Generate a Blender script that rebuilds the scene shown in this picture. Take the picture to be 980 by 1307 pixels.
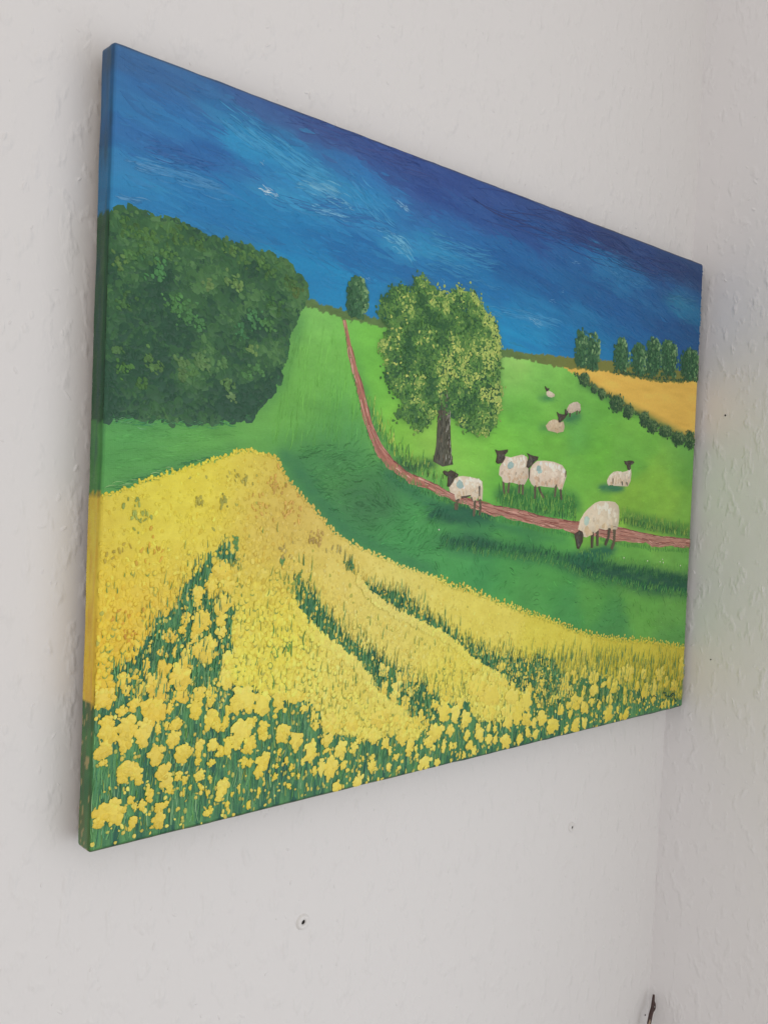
import bpy, bmesh, math, random
import numpy as np
from mathutils import Matrix, Vector
from mathutils.geometry import tessellate_polygon

for o in list(bpy.data.objects):
    bpy.data.objects.remove(o)
C = bpy.context.scene.collection
SC = bpy.context.scene
rng = np.random.default_rng(7)
random.seed(7)

# ------------------------------------------------------------------ camera
Z0 = 1.30            # height of the canvas' lower edge above the floor
FRONT = -0.0245      # canvas front plane (wall plane is y = 0)
CW, CH, CD = 0.70, 0.50, 0.0145
FPX = 1148.26
CR = np.array([[0.74809484, -0.66243511, 0.0391642],
               [0.01203628, -0.04546345, -0.99889349],
               [0.66348266, 0.74773845, -0.02603771]])   # rows: camera right, down, forward
CP = np.array([-0.237180, -0.531455 + FRONT, 0.234252 + Z0])
cam_d = bpy.data.cameras.new('camera')
cam = bpy.data.objects.new('camera', cam_d)
C.objects.link(cam)
m = Matrix([[CR[0][i], -CR[1][i], -CR[2][i], CP[i]] for i in range(3)] + [[0, 0, 0, 1]])
cam.matrix_world = m
cam_d.sensor_fit = 'HORIZONTAL'
cam_d.sensor_width = 36.0
cam_d.lens = 36.0 * FPX / 980.0
cam_d.clip_start = 0.02
cam_d.clip_end = 50
SC.camera = cam

# ------------------------------------------------------------------ light
w = bpy.data.worlds.new('World')
SC.world = w
w.use_nodes = True
bg = w.node_tree.nodes['Background']
bg.inputs[0].default_value = (1.0, 0.948, 0.925, 1)
bg.inputs[1].default_value = 0.80

def area(name, loc, target, sx, sy, power, col):
    d = bpy.data.lights.new(name, 'AREA')
    d.shape = 'RECTANGLE'
    d.size, d.size_y, d.energy, d.color = sx, sy, power, col
    o = bpy.data.objects.new(name, d)
    C.objects.link(o)
    o.location = loc
    o.rotation_euler = (Vector(target) - Vector(loc)).to_track_quat('-Z', 'Z').to_euler()
    return o
area('window_light', (0.705, -1.20, Z0 - 0.30), (-0.10, -0.45, Z0 - 0.1), 1.2, 1.5, 5.0, (0.90, 0.99, 1.12))

SC.view_settings.view_transform = 'Standard'
SC.view_settings.look = 'None'
SC.view_settings.exposure = 0.0
SC.view_settings.gamma = 1.0

# ------------------------------------------------------------------ helpers
def hit(x, y, axis, val):
    d = CR.T @ np.array([(x - 490) / FPX, (y - 653.5) / FPX, 1.0])
    t = (val - CP[axis]) / d[axis]
    return CP + t * d

def uv(P):
    """photo pixels -> metres on the canvas front (u right, v up)"""
    P = np.atleast_2d(np.asarray(P, float))
    d = np.c_[(P[:, 0] - 490) / FPX, (P[:, 1] - 653.5) / FPX, np.ones(len(P))] @ CR
    t = (FRONT - CP[1]) / d[:, 1]
    X = CP + d * t[:, None]
    return np.c_[X[:, 0], X[:, 2] - Z0]

def mpp(x, y):
    """metres of canvas per photo pixel (horizontal, vertical) at a pixel"""
    a = uv([(x - 1, y), (x + 1, y), (x, y - 1), (x, y + 1)])
    return abs(a[1][0] - a[0][0]) / 2, abs(a[3][1] - a[2][1]) / 2

GAIN, VEIL = 0.80, np.array([.016, .014, .012])
def lin(c):
    c = np.asarray(c, float) / 255.0
    return np.where(c <= 0.04045, c / 12.92, ((c + 0.055) / 1.055) ** 2.4)
def pig(c):
    """pigment (linear base colour) of a paint given as a 0-255 sRGB triple"""
    return np.clip((lin(c) - VEIL) / GAIN, 0.004, 0.9)

def vnoise(x, y, seed=0):
    r = np.random.default_rng(seed)
    T = r.random((256, 256))
    xi, yi = np.floor(x).astype(int), np.floor(y).astype(int)
    fx, fy = x - xi, y - yi
    fx, fy = fx * fx * (3 - 2 * fx), fy * fy * (3 - 2 * fy)
    g = lambda a, b: T[a % 256, b % 256]
    return ((g(xi, yi) * (1 - fx) + g(xi + 1, yi) * fx) * (1 - fy)
            + (g(xi, yi + 1) * (1 - fx) + g(xi + 1, yi + 1) * fx) * fy)
def fbm(x, y, seed=0, o=3):
    s, a, t = 0, 1, 0
    for k in range(o):
        s = s + a * vnoise(x * 2 ** k, y * 2 ** k, seed + k); t += a; a *= 0.55
    return s / t

def inside(poly, P):
    x, y = P[:, 0], P[:, 1]
    r = np.zeros(len(P), bool)
    n = len(poly)
    for i in range(n):
        x1, y1 = poly[i]; x2, y2 = poly[(i + 1) % n]
        if y1 == y2: continue
        c = ((y1 > y) != (y2 > y)) & (x < (x2 - x1) * (y - y1) / (y2 - y1) + x1)
        r ^= c
    return r

def mesh_obj(name, V, F, mat, parent=None, col=None, smooth=True):
    me = bpy.data.meshes.new(name)
    V = np.asarray(V, np.float32)
    if isinstance(F, np.ndarray):
        n, k = F.shape
        me.vertices.add(len(V)); me.vertices.foreach_set('co', V.ravel())
        me.loops.add(n * k); me.loops.foreach_set('vertex_index', F.astype(np.int32).ravel())
        me.polygons.add(n)
        me.polygons.foreach_set('loop_start', np.arange(0, n * k, k, dtype=np.int32))
        me.update(calc_edges=True)
    else:
        me.from_pydata([tuple(v) for v in V], [], F)
    if smooth:
        me.polygons.foreach_set('use_smooth', np.ones(len(me.polygons), bool))
    if col is not None:
        a = me.color_attributes.new('paint', 'FLOAT_COLOR', 'POINT')
        a.data.foreach_set('color', np.c_[col, np.ones(len(col))].astype(np.float32).ravel())
    me.validate()
    me.materials.append(mat)
    o = bpy.data.objects.new(name, me)
    C.objects.link(o)
    if parent: o.parent = parent
    return o

def tag(o, label=None, cat=None, group=None, kind=None):
    for k, v in (('label', label), ('category', cat), ('group', group), ('kind', kind)):
        if v: o[k] = v
    return o

# ------------------------------------------------------------------ materials
def mat_new(name):
    mt = bpy.data.materials.new(name); mt.use_nodes = True
    return mt, mt.node_tree.nodes, mt.node_tree.links, mt.node_tree.nodes['Principled BSDF']

def wall_mat(name, base):
    mt, N, L, b = mat_new(name)
    tc = N.new('ShaderNodeTexCoord')
    mp = N.new('ShaderNodeMapping'); L.new(tc.outputs['Object'], mp.inputs[0])
    n1 = N.new('ShaderNodeTexNoise'); n1.inputs['Scale'].default_value = 2.2; n1.inputs['Detail'].default_value = 4
    L.new(tc.outputs['Object'], n1.inputs[0])
    mx = N.new('ShaderNodeMix'); mx.data_type = 'RGBA'
    mx.inputs[6].default_value = tuple(c * 0.975 for c in base) + (1,)
    mx.inputs[7].default_value = tuple(base) + (1,)
    L.new(n1.outputs[0], mx.inputs[0]); L.new(mx.outputs[2], b.inputs['Base Color'])
    b.inputs['Roughness'].default_value = 0.62
    b.inputs['Specular IOR Level'].default_value = 0.3
    # emulsion over wood-chip paper: sparse chips and broad roller unevenness
    mp.inputs['Scale'].default_value = (1, 1, 0.55)
    v = N.new('ShaderNodeTexNoise'); v.inputs['Scale'].default_value = 95; v.inputs['Detail'].default_value = 2.5
    L.new(mp.outputs[0], v.inputs[0])
    r = N.new('ShaderNodeMapRange'); r.interpolation_type = 'SMOOTHSTEP'; r.inputs[1].default_value = 0.50; r.inputs[2].default_value = 0.80
    L.new(v.outputs[0], r.inputs[0])
    f = N.new('ShaderNodeTexNoise'); f.inputs['Scale'].default_value = 38; f.inputs['Detail'].default_value = 3
    L.new(tc.outputs['Object'], f.inputs[0])
    ad = N.new('ShaderNodeMath'); ad.operation = 'MULTIPLY_ADD'
    L.new(f.outputs[0], ad.inputs[0]); ad.inputs[1].default_value = 0.8; L.new(r.outputs[0], ad.inputs[2])
    bp = N.new('ShaderNodeBump'); bp.inputs['Distance'].default_value = 0.0020; bp.inputs['Strength'].default_value = 0.46
    L.new(ad.outputs[0], bp.inputs['Height']); L.new(bp.outputs[0], b.inputs['Normal'])
    return mt

def paint_mat(name, rough=0.42, weave=0.0, bristle=0.35):
    mt, N, L, b = mat_new(name)
    at = N.new('ShaderNodeAttribute'); at.attribute_name = 'paint'
    tc = N.new('ShaderNodeTexCoord')
    n = N.new('ShaderNodeTexNoise'); n.inputs['Scale'].default_value = 420; n.inputs['Detail'].default_value = 3
    L.new(tc.outputs['Object'], n.inputs[0])
    hs = N.new('ShaderNodeHueSaturation')
    mr = N.new('ShaderNodeMapRange'); mr.inputs[3].default_value = 0.90; mr.inputs[4].default_value = 1.10
    L.new(n.outputs[0], mr.inputs[0]); L.new(mr.outputs[0], hs.inputs['Value'])
    L.new(at.outputs['Color'], hs.inputs['Color']); L.new(hs.outputs[0], b.inputs['Base Color'])
    b.inputs['Roughness'].default_value = rough
    b.inputs['Specular IOR Level'].default_value = 0.42
    mp = N.new('ShaderNodeMapping'); mp.inputs['Scale'].default_value = (0.35, 1, 1)
    L.new(tc.outputs['Object'], mp.inputs[0])
    n2 = N.new('ShaderNodeTexNoise'); n2.inputs['Scale'].default_value = 600; n2.inputs['Detail'].default_value = 2
    L.new(mp.outputs[0], n2.inputs[0])
    bp = N.new('ShaderNodeBump'); bp.inputs['Distance'].default_value = 0.0003; bp.inputs['Strength'].default_value = bristle
    L.new(n2.outputs[0], bp.inputs['Height'])
    if weave:
        wx = N.new('ShaderNodeTexWave'); wx.bands_direction = 'X'; wx.inputs['Scale'].default_value = 260
        wz = N.new('ShaderNodeTexWave'); wz.bands_direction = 'Z'; wz.inputs['Scale'].default_value = 260
        for q in (wx, wz): L.new(tc.outputs['Object'], q.inputs[0])
        s = N.new('ShaderNodeMath'); s.operation = 'ADD'
        L.new(wx.outputs[1], s.inputs[0]); L.new(wz.outputs[1], s.inputs[1])
        b2 = N.new('ShaderNodeBump'); b2.inputs['Distance'].default_value = 0.0001; b2.inputs['Strength'].default_value = weave
        L.new(s.outputs[0], b2.inputs['Height']); L.new(bp.outputs[0], b2.inputs['Normal'])
        L.new(b2.outputs[0], b.inputs['Normal'])
    else:
        L.new(bp.outputs[0], b.inputs['Normal'])
    return mt

def plain_mat(name, col, rough=0.5, noise=0.1, scale=60):
    mt, N, L, b = mat_new(name)
    tc = N.new('ShaderNodeTexCoord')
    n = N.new('ShaderNodeTexNoise'); n.inputs['Scale'].default_value = scale; n.inputs['Detail'].default_value = 4
    L.new(tc.outputs['Object'], n.inputs[0])
    mx = N.new('ShaderNodeMix'); mx.data_type = 'RGBA'
    mx.inputs[6].default_value = tuple(max(0, c * (1 - noise)) for c in col) + (1,)
    mx.inputs[7].default_value = tuple(min(1, c * (1 + noise)) for c in col) + (1,)
    L.new(n.outputs[0], mx.inputs[0]); L.new(mx.outputs[2], b.inputs['Base Color'])
    b.inputs['Roughness'].default_value = rough
    return mt

M_WALL = wall_mat('white_emulsion_on_woodchip', (0.80, 0.79, 0.775))
M_SIDE = wall_mat('white_emulsion_side_wall', (0.835, 0.825, 0.825))
M_CANVAS = paint_mat('thin_oil_paint_on_canvas', 0.42, 0.5, 0.3)
M_PAINT = paint_mat('thick_oil_paint', 0.40, 0.0, 0.45)
M_WOOD = plain_mat('pine_stretcher', (0.55, 0.38, 0.2), 0.6, 0.2, 30)
M_METAL = plain_mat('zinc_hanger', (0.45, 0.45, 0.45), 0.35, 0.05)
M_PLUG = plain_mat('white_nylon_plug', (0.78, 0.77, 0.75), 0.45, 0.02)
M_HOLE = plain_mat('dark_hole', (0.015, 0.013, 0.012), 0.9, 0.2)
M_TWIG = plain_mat('brown_bark', (0.055, 0.026, 0.022), 0.55, 0.35, 180)
M_TWIGP = plain_mat('pale_split_bark', (0.36, 0.27, 0.19), 0.6, 0.2, 180)
M_FLOOR = plain_mat('grey_floor', (0.35, 0.33, 0.30), 0.6, 0.1, 20)

# ------------------------------------------------------------------ the setting
def corner_x(z):
    return 0.7070 + 0.0205 * (z - Z0)
def slab(name, pts, mat):
    """closed box from 8 corner points (4 front, 4 back)"""
    F = [(0, 1, 2, 3), (7, 6, 5, 4), (0, 4, 5, 1), (1, 5, 6, 2), (2, 6, 7, 3), (3, 7, 4, 0)]
    return mesh_obj(name, pts, F, mat, smooth=False)
ztop = 2.5
wall = tag(slab('wall', [(-2.0, 0, 0), (corner_x(0) + .1, 0, 0), (corner_x(ztop) + .1, 0, ztop), (-2.0, 0, ztop),
                         (-2.0, .12, 0), (corner_x(0) + .1, .12, 0), (corner_x(ztop) + .1, .12, ztop), (-2.0, .12, ztop)], M_WALL), kind='structure')
side = tag(slab('side_wall', [(corner_x(0), .05, 0), (corner_x(0), -0.55, 0), (corner_x(ztop), -0.55, ztop), (corner_x(ztop), .05, ztop),
                              (corner_x(0) + .095, .05, 0), (corner_x(0) + .095, -0.55, 0), (corner_x(ztop) + .095, -0.55, ztop), (corner_x(ztop) + .095, .05, ztop)], M_SIDE), kind='structure')
floor = tag(slab('floor', [(-2.0, -2.2, -.002), (corner_x(0) + .2, -2.2, -.002), (corner_x(0) + .2, .12, -.002), (-2.0, .12, -.002),
                           (-2.0, -2.2, -.05), (corner_x(0) + .2, -2.2, -.05), (corner_x(0) + .2, .12, -.05), (-2.0, .12, -.05)], M_FLOOR), kind='structure')

# wood chips standing proud under the wall paint
def chips(name, n, place, normal, parent, mat):
    V, F = [], []
    for i in range(n):
        a, b = place()
        ang = rng.normal(math.pi / 2, 0.55)
        l = rng.uniform(.0012, .0042) * rng.choice([1, 1, 1, 1.7]); wd = l * rng.uniform(.25, .55); h = rng.uniform(.0001, .00045)
        k = len(V)
        for j in range(7):
            t = 2 * math.pi * j / 7
            r = rng.uniform(.75, 1.15)
            p, q = l * r * math.cos(t), wd * r * math.sin(t)
            V.append(normal(a + p * math.cos(ang) - q * math.sin(ang), b + p * math.sin(ang) + q * math.cos(ang), -.0003))
        for j in range(7):
            v = V[k + j]
            t = 2 * math.pi * j / 7
            p, q = l * .55 * math.cos(t), wd * .5 * math.sin(t)
            V.append(normal(a + p * math.cos(ang) - q * math.sin(ang), b + p * math.sin(ang) + q * math.cos(ang), h))
        for j in range(7):
            F.append((k + j, k + (j + 1) % 7, k + 7 + (j + 1) % 7, k + 7 + j))
        F.append(tuple(k + 7 + j for j in range(7)))
    return tag(mesh_obj(name, V, F, mat, parent), kind='stuff')
chips('woodchip_relief', 2200, lambda: (rng.uniform(-.16, .70), rng.uniform(Z0 - .52, Z0 + .95)),
      lambda a, b, h: (a, -h, b), wall, M_WALL)
chips('woodchip_relief', 800, lambda: (rng.uniform(-.42, -.008), rng.uniform(Z0 - .52, Z0 + .9)),
      lambda a, b, h: (corner_x(b) - h, a, b), side, M_SIDE)

# ------------------------------------------------------------------ the painting: traced layout (photo pixels)
def Zm(x0, y0, s, pts):
    return [(x0 + p[0] / s, y0 + p[1] / s) + tuple(q / s for q in p[2:4]) + tuple(p[4:]) for p in pts]
S = 3.769
WOOD = [(100, 272), (143, 271), (161, 268), (187, 276), (206, 280), (227, 283), (248, 294), (270, 304), (301, 312), (323, 320), (344, 327),
        (360, 333), (372, 343), (382, 355), (390, 370), (391, 379), (387, 390), (380, 398), (372, 415), (366, 436), (363, 457), (357, 478),
        (348, 497), (334, 513), (321, 529), (317, 533), (286, 537), (232, 537), (190, 533), (153, 530), (134, 534), (95, 536)]
RIDGE = [(380, 372), (391, 379), (411, 387), (441, 395), (470, 403), (486, 407), (560, 428), (635, 445), (659, 448), (699, 453), (734, 457), (782, 461), (840, 470), (910, 476)]
GRASSTOP = [(370, 392), (389, 390), (406, 395), (427, 403), (438, 408), (465, 411), (480, 416), (560, 438), (640, 456), (667, 458), (693, 464), (720, 470), (760, 478)]
OCHRE = [(720, 469), (746, 472), (754, 474), (773, 474), (786, 477), (812, 482), (842, 488), (866, 488), (910, 485), (905, 560), (888, 565), (876, 556), (857, 551), (836, 541), (823, 533), (799, 519), (778, 507), (757, 495), (738, 480)]
PATH_L = [(436.6, 408), (440.6, 431), (444.6, 455), (450, 478.5), (456.5, 510), (462, 537), (470, 555.5), (481, 585), (493, 597), (511.6, 609), (519.6, 615.6), (541, 623.6), (559.4, 634), (580.6, 641), (604.5, 650), (625.7, 658), (652, 663.4), (666.5, 667), (693, 674), (719.6, 680.7), (738, 683.4), (759.4, 684.7), (788.6, 692.7), (812.5, 695.3), (839, 699.3), (890, 701)]
PATH_R = [(442, 408), (450, 447), (459, 478.5), (468.5, 510), (476.4, 542), (488, 566), (504, 587), (519.6, 601), (541, 610), (559.4, 618), (572.7, 627.6), (612.5, 639.5), (639, 645), (665.5, 649), (693, 658), (719.6, 662), (746, 664.8), (788.6, 670), (812.5, 676.7), (839, 682), (890, 688)]
YTOP = [(95, 637), (117, 633.6), (132, 632), (153, 628), (179.6, 616.4), (206, 608), (238, 598), (270, 590), (291, 580.6), (309.5, 576.6), (331, 578), (349, 583), (356, 589), (365, 610), (382, 630), (406, 657), (427, 681), (448.5, 694), (470, 704.6), (496, 716.5), (512, 724.5), (535, 731), (557, 739), (578, 749.5), (599, 755), (625.7, 765.5), (641, 773), (656, 777), (674, 785), (693, 790), (711, 797), (727, 805), (757, 813), (788, 818), (831, 821), (895, 831)]
YELLOW = YTOP + [(900, 1000), (90, 1250)]
LANE_A = [(110 + a / 4.9, 690 + b / 4.9) for a, b in [(820, 60), (870, 40), (920, 70), (940, 130), (860, 150), (820, 110), (790, 90), (740, 140), (700, 190), (640, 240), (600, 320), (560, 390), (520, 450), (430, 490), (420, 560), (370, 590), (340, 690), (250, 760), (170, 790), (150, 850), (190, 930), (180, 1010), (880, 1010), (830, 930), (840, 830), (870, 760), (920, 700), (900, 560), (930, 450), (900, 350), (800, 360), (740, 290), (790, 200), (790, 110)]]
LANE_B = [(374, 746), (382, 742), (401, 760), (420, 785), (440, 812), (452, 818), (480, 834), (503, 849), (531, 866), (557, 883), (563, 903), (545, 925), (520, 914), (503, 900), (480, 883), (469, 863), (454, 846), (429, 826), (403, 806), (382, 788), (376, 766)]
LANE_C = [(437, 715), (450, 722), (458, 738), (470, 745), (486, 751), (517, 756), (530, 770), (548, 785), (565, 797), (602, 821), (633, 836), (678, 841), (700, 838), (735, 885), (697, 907), (677, 892), (663, 882), (634, 865), (621, 853), (602, 841), (575, 816), (560, 806), (545, 800), (525, 789), (507, 782), (486, 768), (470, 755), (455, 735)]
BOTTOM = [(90, 903), (147, 903), (150, 885), (180, 868), (290, 868), (345, 882), (372, 892), (395, 892), (408, 908), (415, 932), (455, 938), (470, 942), (505, 937), (530, 945), (545, 925), (555, 900), (598, 895), (605, 918), (640, 920), (665, 905), (680, 880), (690, 858), (720, 868), (760, 862), (790, 872), (800, 880), (830, 880), (845, 892), (900, 892), (900, 1000), (90, 1250)]
SHADE = [(545, 688), (600, 682), (640, 693), (700, 705), (740, 711), (800, 721), (900, 736), (900, 763), (820, 757), (750, 738), (690, 714), (640, 706), (590, 704)]

SKYC = """155 60 78 108 150;200 85 75 105 150;260 120 72 100 148;320 140 70 92 140;160 120 70 112 160;220 130 66 108 160;281 139 62 125 170;330 175 62 135 180;180 150 66 122 170;230 160 62 118 170;170 175 64 105 158;215 190 62 100 155;260 200 58 96 152;290 215 58 105 160;160 205 66 120 168;200 215 60 125 172;250 225 58 120 170;300 240 52 120 170;160 245 64 130 175;200 255 58 125 172;250 265 52 118 168;320 265 48 120 168;330 200 62 138 182;330 130 75 95 145;380 150 75 90 140;430 165 72 85 138;480 185 70 82 138;550 210 66 78 134;580 225 64 78 134;330 180 60 140 185;360 195 64 135 178;390 215 64 128 174;400 230 80 150 185;350 225 55 115 168;340 240 75 145 185;380 250 68 145 185;420 258 55 102 158;450 262 75 150 190;440 272 62 132 180;460 250 60 140 185;430 215 66 110 160;470 230 60 115 170;490 260 60 130 178;500 220 68 85 140;540 250 64 82 140;520 265 64 95 150;480 280 58 125 175;500 290 56 100 155;560 280 60 92 150;570 300 58 105 160;510 310 72 150 188;525 325 66 142 185;560 315 58 125 172;350 270 48 118 168;400 290 46 115 165;450 310 48 110 162;470 340 50 115 165;530 345 50 105 158;570 340 50 110 162;400 330 45 128 175;430 360 46 132 178;480 370 48 125 172;560 215 66 80 138;620 245 66 82 138;690 270 64 78 130;740 290 60 70 120;780 310 60 68 112;600 270 60 85 142;660 290 58 82 138;700 300 58 90 146;560 290 58 120 170;600 310 52 105 158;650 320 50 100 154;720 320 52 98 150;770 330 56 114 162;790 350 56 112 158;560 320 60 140 180;600 345 50 115 165;650 350 46 98 150;700 370 46 98 150;750 370 46 95 146;560 350 50 115 165;620 370 50 118 168;680 385 52 120 168;740 400 50 112 160;780 400 46 95 148;650 410 46 130 178;680 410 54 135 180;650 435 46 135 182;720 430 46 120 170;760 450 46 118 166;820 330 56 70 118;860 345 54 68 112;885 355 54 70 112;800 350 54 106 154;850 365 50 85 135;880 375 54 95 140;870 385 60 120 155;830 390 48 95 145;885 400 52 105 145;780 420 46 105 155;850 420 44 88 138;885 430 46 85 132;820 440 44 98 150;800 460 46 110 160;870 450 46 88 138;770 455 46 118 165;400 360 46 130 176;480 395 48 128 175"""
GRASSC = """150 550 85 150 80;200 560 88 152 80;250 550 92 155 78;300 560 100 160 80;150 600 84 145 78;200 585 86 148 80;250 580 84 145 76;170 542 72 140 85;395 400 122 182 98;420 420 112 172 90;380 440 108 168 82;420 450 108 170 82;400 480 108 168 80;360 500 104 165 78;430 490 98 160 80;450 500 98 165 85;340 530 105 165 80;380 540 100 160 75;440 540 92 155 82;410 520 95 155 76;350 560 85 145 75;395 565 70 130 72;430 560 75 135 80;460 560 80 145 85;455 430 105 175 80;475 440 112 180 75;465 470 108 178 75;480 500 115 180 70;500 540 120 180 70;520 560 125 182 72;545 570 132 178 80;490 480 112 178 72;380 590 68 128 74;400 620 66 125 76;430 600 72 130 72;430 640 66 120 74;470 620 78 140 82;500 620 72 130 78;480 650 66 122 75;450 670 66 130 80;500 680 70 140 82;520 650 72 140 84;560 640 80 150 82;550 670 72 140 80;540 700 68 138 82;600 690 66 130 82;590 720 72 145 82;680 690 66 128 78;650 675 80 150 80;700 682 85 155 78;640 740 78 150 80;700 740 80 150 78;800 708 105 165 78;860 718 110 165 80;870 705 100 160 80;760 760 84 148 75;820 770 95 155 75;860 790 98 155 78;720 780 72 140 80;680 760 78 145 80;620 740 66 138 84;780 800 72 135 78;860 815 85 145 80;650 465 150 195 110;690 475 125 185 95;650 490 115 178 85;700 500 110 172 80;740 500 108 170 80;670 530 105 172 75;760 530 105 170 75;640 560 112 180 72;600 570 118 182 75;700 560 108 172 72;760 570 108 175 70;740 545 95 160 80;820 560 110 172 75;800 580 108 170 75;860 590 115 170 75;870 570 100 160 80;840 620 128 178 72;800 640 130 175 70;850 650 132 178 74;870 670 120 170 75;740 620 112 175 75;700 640 95 160 75;760 650 112 168 72;600 590 120 180 78;580 600 125 180 80;640 620 105 172 72"""
YELC = """125 660 205 168 62;150 650 215 195 75;200 640 218 198 70;250 620 222 200 68;300 590 222 200 72;335 590 210 185 80;350 620 205 170 85;380 650 208 172 90;200 700 222 200 75;260 660 222 198 75;300 650 220 195 72;330 660 205 170 85;360 680 212 180 92;400 690 212 182 98;140 750 225 190 65;200 770 220 180 70;130 820 228 185 60;200 830 222 185 70;240 740 220 190 80;330 720 215 185 80;400 730 218 190 95;350 750 215 190 75;440 720 222 195 105;320 800 225 205 90;370 800 228 208 75;400 850 228 205 100;350 850 222 200 80;430 780 222 195 105;500 770 222 200 110;560 800 222 200 100;480 830 222 198 100;620 800 222 200 95;700 830 215 195 80;580 850 222 200 85;800 840 205 185 70;860 860 195 175 65;160 1000 215 185 75;300 950 218 192 72;450 920 222 200 92;600 900 222 202 95;720 900 212 192 82"""
def ctl(s):
    a = np.array([[float(t) for t in q.split()] for q in s.split(';')])
    return uv(a[:, :2]), lin(a[:, 2:])
SKYC, GRASSC, YELC = ctl(SKYC), ctl(GRASSC), ctl(YELC)
YELC = (YELC[0], YELC[1] * [.95, 1.06, .96])
SKYC = (SKYC[0], SKYC[1] * [.66, .99, 1.03])
GRASSC = (GRASSC[0], GRASSC[1] * [1.07, 1.10, .95])
def field(ctlpts, P, sx, sy, shear=0.0):
    """smooth blend of mixed paints between dabs of known colour"""
    Q, Cc = ctlpts
    out = np.zeros((len(P), 3))
    for s in range(0, len(P), 40000):
        p = P[s:s + 40000]
        du = p[:, None, 0] - Q[None, :, 0]
        dv = p[:, None, 1] - Q[None, :, 1] + shear * du
        d2 = (du / sx) ** 2 + (dv / sy) ** 2
        wt = np.exp(-d2) + 1e-4 / (0.3 + d2) ** 2
        out[s:s + 40000] = (wt @ Cc) / wt.sum(1)[:, None]
    return out
def P2(poly): return uv([p[:2] for p in poly])

# ------------------------------------------------------------------ canvas underpainting on a fine grid
NX, NY = 696, 496
gu = np.linspace(.0020, CW - .0020, NX); gv = np.linspace(.0020, CH - .0020, NY)
GU, GV = np.meshgrid(gu, gv)
def underpaint(P):
    u, v = P[:, 0], P[:, 1]
    # brush wobble
    wu = u + (fbm(u * 40, v * 120, 1) - .5) * .012
    wv = v + (fbm(u * 45, v * 140, 5) - .5) * .010
    Q = np.c_[wu, wv]
    E = np.c_[u + (fbm(u * 300, v * 300, 9, 2) - .5) * .003, v + (fbm(u * 300, v * 300, 12, 2) - .5) * .004]
    col = field(SKYC, np.c_[wu, wv], .022, .0085, .12)
    streak = fbm((u + v * .8) * 20, (v + u * .12) * 170, 15)
    col *= 1 + (streak - .5)[:, None] * np.array([.45, .40, .22])
    ground = np.zeros(len(P), bool)
    rid = P2(RIDGE); yr = np.interp(E[:, 0], rid[:, 0], rid[:, 1])
    g = (E[:, 1] < yr) & (u > rid[0, 0])
    ground |= g
    olive = lin((92, 120, 68)) * np.ones((len(P), 3)) * (1 + (fbm(u * 120, v * 300, 21) - .5) * .5)[:, None]
    oc2 = lin((118, 122, 62)); kk = np.clip((u - uv([(640, 450)])[0, 0]) / .12, 0, 1)[:, None]
    olive = olive * (1 - kk) + oc2 * kk
    col[g] = olive[g]
    gt = P2(GRASSTOP); yg = np.interp(E[:, 0], gt[:, 0], gt[:, 1])
    gr = (E[:, 1] < yg) | (E[:, 0] < gt[0, 0])
    wp = inside(P2(WOOD), E)
    lowleft = (u < gt[0, 0] + .002) & (v < uv([(380, 392)])[0, 1])
    gr = ((E[:, 1] < yg) & (u >= gt[0, 0])) | lowleft
    gc = field(GRASSC, Q, .022, .020)
    gc *= (1 + (fbm(u * 60, v * 150, 31) - .5) * .26)[:, None] * (1 + (fbm(u * 22, v * 45, 35) - .5)[:, None] * np.array([.36, .24, .2]))
    col[gr] = gc[gr]
    # lighter rim where the hill meets the band above
    oc = inside(P2(OCHRE), E)
    occ = lin((222, 182, 86)) * (1 + (fbm(u * 30, v * 160, 41) - .5)[:, None] * np.array([.25, .3, .4]))
    col[oc] = occ[oc]
    wc = lin((60, 100, 64)) * (1 + (fbm(u * 90, v * 90, 51) - .5) * .7)[:, None]
    col[wp] = wc[wp]
    yp = inside(P2(YELLOW), E)
    yc = field(YELC, Q, .03, .03)
    yc *= (1 + (fbm(u * 130, v * 130, 61) - .5)[:, None] * np.array([.18, .24, .5]))
    col[yp] = yc[yp]
    gl = (inside(P2(LANE_A), E) | inside(P2(LANE_B), E) | inside(P2(LANE_C), E) | inside(P2(BOTTOM), E)) & yp
    st = fbm(u * 330, v * 38, 71)
    glc = lin((58, 108, 74)) * (1 - st[:, None] * .0) + (lin((88, 142, 84)) - lin((58, 108, 74))) * np.clip((st - .42) * 3.2, -.5, 1)[:, None]
    col[gl] = np.clip(glc, .01, 1)[gl]
    return col
def blur(a, k):
    for ax in (0, 1):
        for _ in range(2):
            p = np.pad(a, [(k + 1, k) if i == ax else (0, 0) for i in range(a.ndim)], mode='edge')
            c = np.cumsum(p, ax)
            a = (np.take(c, range(2 * k + 1, c.shape[ax]), ax) - np.take(c, range(0, c.shape[ax] - 2 * k - 1), ax)) / (2 * k + 1)
    return a
GP = np.c_[GU.ravel(), GV.ravel()]
GC = underpaint(GP).reshape(NY, NX, 3)
def soft(poly, rgb, k, amt=1.0):
    """a blended passage of another paint with brushed-out edges"""
    global GC
    mk = blur(inside(P2(poly), GP).reshape(NY, NX).astype(float), k)
    mk *= np.clip(.6 + fbm(GU * 90, GV * 260, 81), 0, 1.25)
    mk = np.clip(mk * amt, 0, 1)[..., None]
    ok = (~inside(P2(YELLOW), GP)).reshape(NY, NX, 1)
    mk = mk * ok
    GC = GC * (1 - mk) + lin(rgb) * mk
def ell(x, y, a, b, n=20, t=0):
    return [(x + a * math.cos(q) * math.cos(t) - b * math.sin(q) * math.sin(t), y + a * math.cos(q) * math.sin(t) + b * math.sin(q) * math.cos(t)) for q in np.linspace(0, 2 * math.pi, n, endpoint=False)]
soft(SHADE, (44, 90, 68), 5, .95)
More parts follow.
